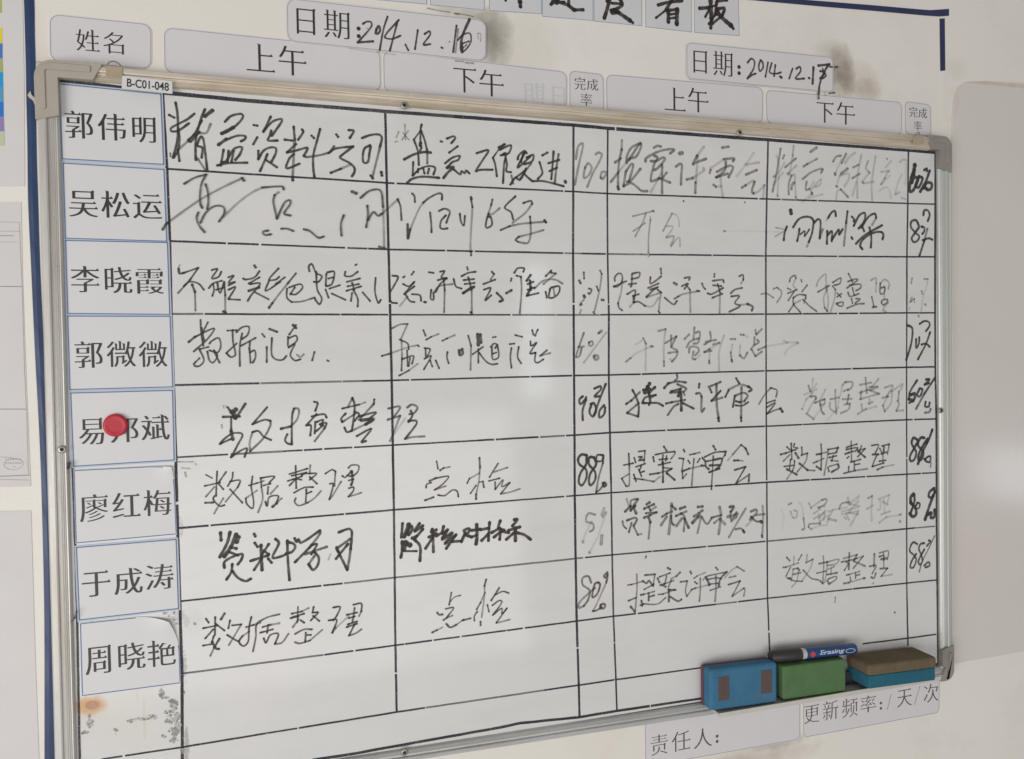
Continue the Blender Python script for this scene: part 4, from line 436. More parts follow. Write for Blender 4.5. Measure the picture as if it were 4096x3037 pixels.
    'r6pctb': '43 100 10676 -4450 10607 -4419 10573 -4501 10659 -4645 10624 -4756 10555 -4780 10538 -4709 10607 -4601 10694 -4479/44 100 10815 -4429 10745 -4425 10694 -4535 10798 -4653 10763 -4763 10702 -4774 10711 -4676 10798 -4540 10867 -4459/44 100 10885 -4446 10867 -4516/44 100 10972 -4309 10902 -4461 10780 -4652 10694 -4830/36 100 10815 -4759 10850 -4796 10920 -4814 10938 -4730 10885 -4728 10833 -4767/24 66 10946 -4830 10938 -4893',
    'r7c': '31 35 5726 -5031 5758 -5132/31 62 5895 -5043 5793 -5060 5785 -5184/46 62 5888 -5055 5840 -5126/39 75 5853 -5139 5785 -5197/39 75 5703 -5203 5785 -5134/43 75 5826 -5150 5866 -5240/26 75 5661 -5336 5674 -5399 5714 -5440/33 75 5729 -5329 5851 -5301 5878 -5328 5836 -5400/31 75 5796 -5372 5754 -5493/31 62 5823 -5411 5889 -5542/31 42 5889 -5542 5944 -5534|40 75 6073 -5105 6031 -5127/36 75 5989 -5187 6141 -5135/31 75 6058 -5167 6085 -5219/32 49 6085 -5219 6168 -5175/31 75 6016 -5251 6181 -5251/36 75 5988 -5312 6084 -5281/32 62 6084 -5281 6181 -5251/40 75 6056 -5317 6083 -5382/32 56 6078 -5381 6053 -5605|44 49 6413 -5148 6404 -5280 6366 -5569/40 75 6419 -5180 6475 -5229/32 75 6264 -5320 6334 -5281/32 56 6334 -5281 6418 -5256/40 56 6334 -5326 6249 -5433/34 75 6404 -5318 6417 -5421 6444 -5448/41 75 6545 -5227 6623 -5208/37 75 6481 -5324 6559 -5298/32 56 6559 -5298 6644 -5273/32 56 6573 -5293 6615 -5360 6599 -5550/41 56 6572 -5369 6486 -5464/41 75 6615 -5373 6677 -5505|41 75 6830 -5223 6902 -5222/38 62 6764 -5352 6901 -5279/33 49 6843 -5313 6872 -5367 6819 -5593/51 75 6829 -5363 6742 -5440/33 62 6886 -5368 6971 -5477 7044 -5406|42 49 7177 -5248 7198 -5366 7159 -5634/31 75 7045 -5393 7205 -5366/33 56 7175 -5416 7087 -5473/45 42 7190 -5430 7262 -5500/42 75 7345 -5260 7412 -5259 7367 -5327/42 49 7307 -5400 7470 -5373/33 56 7352 -5326 7366 -5443 7455 -5346/33 56 7366 -5469 7455 -5411/34 49 7604 -5305 7424 -5552 7327 -5694/33 62 7438 -5592 7527 -5586 7572 -5642/42 75 7564 -5622 7579 -5643|39 56 7694 -5351 7784 -5331 7783 -5384 7678 -5468/34 75 7693 -5429 7783 -5502 7873 -5509/34 24 7617 -5554 7723 -5471/34 49 7783 -5410 7919 -5407/34 42 7890 -5287 7896 -5498 7879 -5707/36 75 7875 -5720 7881 -5740/46 75 7865 -5511 7873 -5525',
    'r8c': '23 57 5866 -6090 5866 -6291 5835 -6614/33 76 5768 -6532 5828 -6607/23 76 5731 -6227 5785 -6226/23 50 5785 -6226 5949 -6199/26 76 5735 -6447 5851 -6415/30 76 5992 -6115 6144 -6118/23 64 6144 -6118 6114 -6279/30 76 5956 -6194 6018 -6231 6046 -6196 6114 -6279/23 76 5976 -6315 6128 -6255/33 76 5927 -6385 5961 -6383/23 57 5961 -6383 6134 -6357/30 76 6044 -6373 6043 -6473/30 76 6057 -6424 6126 -6413/30 76 5932 -6468 5945 -6539/30 76 5918 -6529 5959 -6515/23 64 5959 -6515 6180 -6539 6307 -6464|34 76 6346 -6049 6381 -6071/30 76 6185 -6179 6212 -6238/23 76 6213 -6162 6381 -6122/31 64 6536 -6130 6479 -6176/24 50 6479 -6176 6394 -6206/24 76 6324 -6161 6295 -6272/30 76 6225 -6278 6295 -6266/24 50 6295 -6266 6436 -6235/30 76 6253 -6280 6309 -6311/24 70 6394 -6231 6351 -6316/30 76 6350 -6354 6462 -6372/23 76 6196 -6408 6265 -6409/24 57 6265 -6409 6448 -6364/34 76 6357 -6355 6355 -6520/30 76 6377 -6458 6503 -6536 6553 -6516|31 76 6699 -6134 6713 -6161/24 64 6755 -6235 6806 -6208/24 36 6806 -6208 6936 -6169/27 76 6541 -6265 6648 -6263/24 57 6648 -6263 6618 -6407 6639 -6480/24 57 6639 -6480 6718 -6392/27 76 6769 -6288 6805 -6317/24 50 6906 -6270 6935 -6234/27 76 6718 -6392 6775 -6379/24 36 6775 -6379 6977 -6354/24 64 6856 -6245 6854 -6419 6838 -6572|28 76 7111 -6115 7139 -6150/38 76 6950 -6242 6992 -6330 6999 -6356/24 64 6971 -6224 7095 -6211 7286 -6197/35 70 7286 -6197 7182 -6284 7152 -6385/24 76 6964 -6275 7124 -6265 7197 -6286/24 76 7007 -6344 7138 -6345/24 64 7013 -6435 7181 -6401/31 50 7109 -6238 7108 -6419 7092 -6599|24 32 7255 -6278 7359 -6184 7456 -6135/25 57 7456 -6135 7575 -6212/25 57 7329 -6279 7433 -6270/28 76 7313 -6382 7506 -6349/25 64 7506 -6349 7371 -6558/25 50 7371 -6558 7565 -6460/25 57 7565 -6460 7583 -6482 7564 -6572|23 76 6011 -5851 6003 -5874',
    'r7d': '27 8 8202 -5353 8248 -5449 8224 -5646/27 45 8334 -5296 8381 -5280/33 28 8364 -5405 8380 -5446/27 30 8426 -5389 8481 -5413 8457 -5505 8395 -5487/27 12 8505 -5268 8567 -5340 8590 -5515/28 45 8590 -5515 8605 -5677 8565 -5687|28 28 8685 -5301 8724 -5378/28 26 8724 -5378 8756 -5353 8915 -5270/28 45 8915 -5270 8995 -5263 8979 -5329 8851 -5387/28 21 8835 -5373 8962 -5368/28 26 8771 -5462 8883 -5403/28 26 8771 -5543 8898 -5485 8978 -5437/28 19 8850 -5481 8881 -5646/28 34 8676 -5656 8723 -5694/28 45 8676 -5656 8691 -5617 8882 -5619/28 15 8723 -5694 8881 -5652 9009 -5656/28 26 8866 -5537 8962 -5463 8946 -5570/28 21 9026 -5454 9171 -5424/28 26 9106 -5433 9009 -5615/37 30 9026 -5562 9170 -5601/28 21 8882 -5592 8978 -5532 9042 -5509|28 45 9219 -5428 9268 -5350 9398 -5332/28 19 9219 -5428 9365 -5411/49 17 9382 -5276 9414 -5374/45 17 9414 -5360 9579 -5262/28 21 9349 -5342 9595 -5414/28 19 9268 -5472 9562 -5425/28 21 9268 -5513 9578 -5481/28 26 9349 -5505 9397 -5605/38 21 9562 -5508 9430 -5689/28 26 9381 -5494 9561 -5535/49 17 9414 -5469 9562 -5343/28 30 9316 -5557 9349 -5587|29 45 9752 -5302 9827 -5272/38 17 9827 -5272 9810 -5499 9818 -5651/29 26 9727 -5465 9843 -5418/29 21 9944 -5329 10146 -5280/29 17 10146 -5280 10112 -5396/29 19 9977 -5345 9977 -5483 9927 -5493/35 26 10028 -5376 10112 -5424/29 17 10044 -5336 10061 -5545/29 26 9994 -5568 10162 -5532/29 26 9951 -5696 10095 -5617/29 17 10095 -5617 10349 -5602/35 38 10346 -5601 10366 -5596/43 38 10349 -5699 10353 -5709',
    'r7pctb': '59 100 10607 -5298 10555 -5343 10555 -5428/55 100 10555 -5428 10642 -5518 10659 -5618 10590 -5648 10538 -5595/43 100 10555 -5582 10625 -5418 10624 -5306/32 100 10676 -5450 10642 -5518 10711 -5523 10729 -5454 10676 -5436/48 100 11008 -5233 10921 -5284 10903 -5353 10973 -5372 11026 -5277/56 100 10991 -5345 10921 -5496 10833 -5709/52 100 10868 -5648 10956 -5612 10939 -5689 11009 -5687 11018 -5574',
    'r8d': '29 66 8298 -6079 8345 -6130/24 34 8423 -6077 8414 -6196/24 66 8556 -6062 8500 -6138/29 66 8236 -6220 8282 -6221/24 43 8282 -6221 8500 -6178/24 66 8359 -6231 8281 -6357/24 37 8406 -6263 8374 -6433/29 66 8304 -6386 8358 -6392/24 66 8327 -6395 8421 -6438 8561 -6459/24 34 8499 -6298 8467 -6443 8381 -6528/24 37 8650 -6071 8641 -6164/24 66 8626 -6189 8752 -6147/24 31 8752 -6147 8704 -6278 8561 -6452/31 66 8484 -6257 8515 -6286/24 60 8578 -6293 8719 -6428 8846 -6467/24 66 8406 -6263 8484 -6257/24 66 8405 -6343 8531 -6328|30 66 8863 -6225 9007 -6212/24 49 8935 -6117 8943 -6246 8925 -6530/30 66 8878 -6484 8925 -6530/24 66 8822 -6363 8990 -6346/24 43 9007 -6212 9217 -6190 9168 -6254 9007 -6266/24 37 9007 -6218 8990 -6373 8957 -6519/24 43 9022 -6322 9135 -6292/24 43 9079 -6314 9070 -6408/30 66 9006 -6402 9183 -6392/34 66 9006 -6497 9038 -6548/24 66 9038 -6548 9167 -6486 9167 -6445 9022 -6471|30 66 9404 -6112 9395 -6358/25 49 9298 -6184 9543 -6152/30 66 9265 -6236 9395 -6227/25 66 9395 -6227 9543 -6207/25 66 9346 -6243 9395 -6275/25 66 9313 -6370 9379 -6287/32 66 9543 -6152 9494 -6230/25 43 9494 -6216 9659 -6183/25 66 9659 -6183 9477 -6352/30 55 9477 -6242 9692 -6338/30 66 9354 -6443 9395 -6440/25 43 9395 -6440 9592 -6411/25 66 9518 -6424 9518 -6507/25 66 9526 -6466 9592 -6459/25 66 9419 -6483 9427 -6539/30 66 9305 -6568 9394 -6563/25 37 9394 -6563 9675 -6523/35 66 9671 -6522 9685 -6526|35 55 9867 -6167 9858 -6360/25 66 9775 -6352 9900 -6350 9825 -6468/31 66 9808 -6522 9858 -6541 9891 -6468/31 66 9959 -6217 10043 -6211 10043 -6280/25 55 9959 -6161 10128 -6149 10111 -6273/25 49 10035 -6168 10043 -6392/35 66 9993 -6262 10094 -6257/31 66 9976 -6406 10111 -6412/25 66 10111 -6412 9992 -6526/25 31 9992 -6526 10195 -6518/35 25 9838 -6615 9851 -6621',
    'r8pctb': '34 88 10677 -6085 10607 -6051 10555 -6102 10538 -6185 10625 -6264 10659 -6337 10607 -6446 10547 -6440 10573 -6344 10659 -6239/34 88 10816 -6083 10746 -6091 10711 -6158 10764 -6276 10781 -6363 10729 -6415 10703 -6356 10816 -6182/34 88 10904 -6048 10939 -6065 10869 -6130/24 65 11018 -5986 10904 -6175 10781 -6363 10720 -6527/34 88 10816 -6437 10904 -6389 10922 -6447 10843 -6468',
    'specks': '28 75 10246 -7113 10253 -7119',
    'date1': '24 98 2285 1089 2333 1121 2388 1120 2387 1065 2218 857/31 98 2218 857 2404 888/14 37 2332 1039 2343 1040/31 98 2449 1030 2438 988 2469 991 2497 1035 2478 1085 2449 1037/25 98 2592 1210 2539 1053 2485 786/25 98 2731 1184 2551 958 2635 939 2748 991/25 98 2709 1140 2611 791/25 98 2810 886 2844 820/25 98 2970 1083 2929 842/25 98 3055 1043 3121 1085 3127 1043 3038 908 3125 924/25 98 3269 895 3283 890/26 98 3472 1191 3421 853/22 46 3493 1151 3451 849/37 98 3644 1287 3543 1056 3525 899 3539 864/22 98 3483 1008 3558 1086 3648 1109 3653 996 3554 873 3541 957/22 98 3541 971 3631 1008/15 98 3555 916 3600 963/11 46 3752 1120 3758 1049/11 46 3752 1120 3790 1124 3788 1023/15 82 3373 980 3375 976',
    'date1dirt': '14 57 3098 1369 3271 1353 3387 1351/15 57 3446 1343 3563 1342 3696 1328/22 57 3460 1338 3504 1338/15 57 3449 743 3552 745/18 57 3581 733 3685 735/14 21 2107 778 2408 758 2687 750',
    'date2': '29 98 7752 1110 7814 1171 7865 1137 7849 1031 7746 882/29 98 7746 882 7832 942 7884 964/29 98 7967 1164 7936 1074 7956 1005 8008 1062 7998 1141 7967 1164/29 98 8091 1140 8048 934/29 98 8153 1137 8121 1002 8235 994 8308 1018/29 98 8215 1116 8193 955/39 98 8297 955 8318 945/29 98 8508 1089 8450 942/30 98 8572 1094 8635 1127 8646 1065 8560 951 8709 963/35 98 8790 979 8799 975/40 98 8871 1139 8854 904/40 98 8957 1173 9152 1208/35 98 9141 1208 9054 1083 8977 896 8962 769/35 90 8957 768 8959 696/35 98 8989 1095 9076 1084 8988 987/25 98 9032 1135 9054 1065 9097 1041 9032 991/30 98 9163 1173 9196 1176/30 98 9250 1176 9290 1185/25 98 9151 783 9238 799/20 46 9063 777 9085 751',
    'titleA': '36 100 4124 1624 4139 1590',
    'titleB': '63 100 4324 1661 4336 1590/50 100 4336 1590 4341 1533/23 100 4341 1533 4344 1519',
    'title1': '46 100 4850 1780 4857 1707 4848 1633/46 100 5002 1797 5017 1725 5019 1629/41 100 4810 1746 5066 1790/42 100 4936 1657 4952 1659/46 100 4768 1609 4840 1661/55 100 4840 1661 4999 1627 5095 1571/47 100 5095 1571 5224 1588/37 100 4793 1670 4777 1632',
    'title2': '48 100 5671 1859 5821 1892/52 100 5578 1744 5637 1825 5787 1858/57 100 5612 1762 5577 1639 5534 1514/53 100 5753 1809 5802 1724 5718 1654 5643 1623/43 100 5652 1722 5794 1730/48 100 5634 1623 5651 1587 5751 1613/62 100 5684 1635 5784 1586 5917 1517/43 100 5917 1517 5954 1494',
    'title3': '49 100 6346 1776 6502 1829 6712 1874/54 100 6554 1868 6466 1720/34 100 6466 1720 6309 1596/59 100 6497 1716 6499 1563/49 100 6492 1716 6640 1747/64 100 6640 1747 6629 1545/39 100 6517 1665 6605 1682/39 100 6517 1611 6604 1628',
    'title4': '55 100 6994 1801 7137 1825/35 100 7137 1825 7245 1868/71 100 7165 1953 7180 1673/51 100 7180 1673 7166 1546/40 100 7136 1786 7082 1694/51 100 7264 1917 7244 1742/36 100 7244 1742 7135 1598/51 100 7282 1935 7427 1967/51 100 7263 1815 7390 1845 7352 1738/41 100 7352 1738 7189 1604/71 100 7262 1784 7370 1693 7497 1612/46 100 7497 1612 7530 1576',
    'frameA': '40 96 -1091 -4157 -1094 -4187/27 96 -1082 -4146 -1101 -4206',
    'frameB': '24 92 -1063 -5818 -1086 -5888/15 92 -1086 -5888 -1115 -5924',
    'specksB': '23 83 6644 -925 6650 -931',
    'specksC': '21 75 7624 -907 7630 -908',
    'specksD': '19 57 9150 -6757 9140 -6838',
}
GRID = [(28, [(5, -824), (2524, -867), (5003, -867), (5495, -873), (7992, -844), (10501, -810), (11028, -801)]), (28, [(12, -1649), (2528, -1688), (4988, -1686), (5488, -1684), (7970, -1660), (10484, -1624), (11024, -1614)]), (28, [(5, -2485), (2531, -2498), (4984, -2506), (5495, -2504), (7967, -2499), (10482, -2483), (11026, -2484)]), (28, [(6, -3308), (2532, -3318), (4977, -3317), (5484, -3321), (7964, -3320), (10478, -3322), (11031, -3326)]), (28, [(8, -4148), (2529, -4130), (4973, -4117), (5490, -4107), (7962, -4125), (10478, -4132), (11051, -4142)]), (28, [(3, -4975), (2525, -4947), (4964, -4934), (5498, -4931), (7964, -4945), (10483, -4978), (11056, -4988)]), (28, [(4, -5836), (2517, -5805), (4964, -5789), (5500, -5786), (7965, -5809), (10480, -5829), (11059, -5833)]), (28, [(3, -6691), (2508, -6667), (4966, -6642), (5509, -6638), (7965, -6651), (10480, -6680), (11072, -6690)]), (28, [(-875, -7562), (-18, -7562), (2506, -7522), (4983, -7523), (5534, -7523), (8000, -7542)]), (32, [(9641, -7534), (10500, -7550), (11084, -7557)]), (36, [(2524, -8), (2524, -867), (2528, -1688), (2531, -2498), (2532, -3318), (2529, -4130), (2525, -4947), (2517, -5805), (2508, -6667), (2506, -7522)]), (38, [(-16, 36), (5, -824), (12, -1649), (5, -2485), (6, -3308), (8, -4148), (3, -4975), (4, -5836), (3, -6691), (-18, -7562), (-22, -7774)]), (38, [(5020, 11), (5003, -867), (4988, -1686), (4984, -2506), (4977, -3317), (4973, -4117), (4964, -4934), (4964, -5789), (4966, -6642), (4983, -7523), (4988, -7965)]), (33, [(5514, -16), (5495, -873), (5488, -1684), (5495, -2504), (5484, -3321), (5490, -4107), (5498, -4931), (5500, -5786), (5509, -6638), (5534, -7523), (5543, -7947)]), (33, [(8021, -7), (7992, -844), (7970, -1660), (7967, -2499), (7964, -3320), (7962, -4125), (7964, -4945), (7965, -5809), (7965, -6651), (8000, -7542)]), (33, [(10513, 0), (10501, -810), (10484, -1624), (10482, -2483), (10478, -3322), (10478, -4132), (10483, -4978), (10480, -5829), (10480, -6680), (10500, -7550), (10505, -7685)]), (42, [(11027, -14), (11028, -801), (11024, -1614), (11026, -2484), (11031, -3326), (11051, -4142), (11056, -4988), (11059, -5833), (11072, -6690), (11084, -7557), (11089, -8050)]), (54, [(-1069, 87), (-911, 84), (-16, 39), (935, 18), (2525, 11), (5020, 11), (5514, 1), (8019, 3), (9892, -1), (11027, -6)]), (16, [(-1069, 68), (-1069, -781), (-1069, -1663), (-1070, -2500), (-1074, -3331), (-1066, -4202)]), (32, [(-1066, -4202), (-1068, -5078), (-1072, -5805), (-1086, -6730), (-1097, -7591)]), (44, [(1459, -7963), (1913, -7969), (2565, -7955), (3907, -7931), (4140, -7917), (4981, -7964), (5541, -7961), (6837, -7977), (8518, -8005), (9784, -7995)])]
NAME_CARDS = [[(-1070, 54), (-29, 24), (-21, -782), (-1066, -776)], [(-1059, -812), (-19, -830), (-13, -1658), (-1062, -1651)], [(-1062, -1664), (-6, -1662), (-5, -2497), (-1064, -2484)], [(-1067, -2503), (-2, -2508), (4, -3333), (-1070, -3333)], [(-1064, -3362), (0, -3363), (-5, -4181), (-1059, -4195)], [(-1060, -4230), (-14, -4232), (-4, -5048), (-1063, -5064)], [(-1060, -5102), (-10, -5099), (-7, -5921), (-1055, -5937)], [(-1049, -5968), (-14, -5962), (-11, -6802), (-1054, -6807)]]
HEAD_CARDS = {
    'name': [(-1167, 854), (-119, 846), (-135, 324), (-1178, 326)],
    'morning': [(5, 829), (2499, 806), (2497, 282), (-4, 301)],
    'afternoon': [(2527, 805), (4986, 748), (4974, 240), (2525, 278)],
    'rate': [(5011, 771), (5515, 763), (5517, 250), (5008, 253)],
    'morning2': [(5545, 766), (8023, 789), (8014, 261), (5547, 245)],
    'afternoon2': [(8058, 760), (10503, 765), (10496, 250), (8076, 262)],
    'rate2': [(10548, 786), (11058, 769), (11064, 271), (10554, 277)],
    'date1': [(1383, 1308), (3868, 1302), (3858, 772), (1376, 788)],
    'date2': [(6767, 1307), (9225, 1324), (9223, 798), (6762, 795)],
    'titleZ': [(2455, 1928), (3109, 1949), (3098, 1422), (2444, 1407)],
    'titleA': [(3151, 1954), (3869, 1975), (3852, 1432), (3137, 1420)],
    'titleB': [(3923, 2019), (4642, 2038), (4636, 1468), (3912, 1432)],
    'title1': [(4650, 2078), (5381, 2109), (5371, 1457), (4639, 1436)],
    'title2': [(5388, 2110), (6100, 2136), (6096, 1462), (5379, 1451)],
    'title3': [(6153, 2129), (6868, 2153), (6865, 1455), (6145, 1454)],
    'title4': [(6907, 2137), (7619, 2165), (7634, 1481), (6904, 1454)],
    'update': [(8650, -8198), (11240, -8234), (11234, -8892), (8653, -8892)],
    'person': [(6020, -8231), (8606, -8207), (8602, -8905), (6016, -8891)],
}
PRINT = {
    'n0': [('郭', -884, -386, 282, 300), ('伟', -553, -388, 286, 301), ('明', -219, -394, 248, 293)],
    'n1': [('吴', -867, -1253, 291, 299), ('松', -541, -1252, 292, 302), ('运', -210, -1259, 303, 283)],
    'n2': [('李', -874, -2095, 291, 295), ('晓', -535, -2103, 282, 293), ('霞', -209, -2107, 294, 296)],
    'n3': [('郭', -865, -2941, 285, 297), ('微', -532, -2938, 299, 294), ('微', -201, -2944, 300, 298)],
    'n4': [('易', -864, -3802, 258, 301), ('邦', -528, -3797, 300, 296), ('斌', -200, -3788, 301, 293)],
    'n5': [('廖', -864, -4673, 290, 306), ('红', -530, -4662, 291, 280), ('梅', -202, -4658, 297, 301)],
    'n6': [('于', -867, -5535, 292, 293), ('成', -535, -5538, 298, 299), ('涛', -205, -5524, 299, 291)],
    'n7': [('周', -872, -6408, 268, 326), ('晓', -524, -6411, 284, 307), ('艳', -208, -6414, 301, 310)],
    'name': [('姓', -788, 595, 239, 245), ('名', -524, 590, 218, 241)],
    'morning': [('上', 1069, 573, 326, 325), ('午', 1437, 566, 328, 346)],
    'afternoon': [('下', 3575, 517, 305, 318), ('午', 3932, 505, 332, 334)],
    'rate': [('完', 5165, 605, 159, 166), ('成', 5348, 605, 168, 153), ('率', 5256, 396, 167, 166)],
    'date1': [('日', 1605, 1052, 224, 317), ('期', 1971, 1050, 314, 338), (':', 2232, 981, 52, 140)],
    'morning2': [('上', 6595, 507, 328, 318), ('午', 6959, 518, 331, 335)],
    'date2': [('日', 6986, 1054, 219, 320), ('期', 7350, 1056, 317, 344), (':', 7611, 991, 57, 134)],
    'afternoon2': [('下', 9089, 503, 306, 309), ('午', 9459, 511, 334, 327)],
    'rate2': [('完', 10712, 625, 158, 153), ('成', 10894, 623, 164, 153), ('率', 10800, 418, 159, 146)],
    'update': [('更', 8807, -8541, 271, 276), ('新', 9151, -8538, 285, 294), ('频', 9503, -8548, 290, 296), ('率', 9848, -8543, 295, 260), (':', 10086, -8606, 43, 126), ('/', 10246, -8568, 77, 238), ('天', 10540, -8544, 285, 280), ('/', 10790, -8542, 109, 289), ('次', 11066, -8544, 292, 291)],
    'person': [('责', 6243, -8600, 271, 288), ('任', 6592, -8605, 300, 283), ('人', 6942, -8616, 297, 278), (':', 7177, -8666, 46, 118)],
    'ghost': [('日', 4855, 413, 185, 264), ('期', 4524, 416, 308, 294)],
}
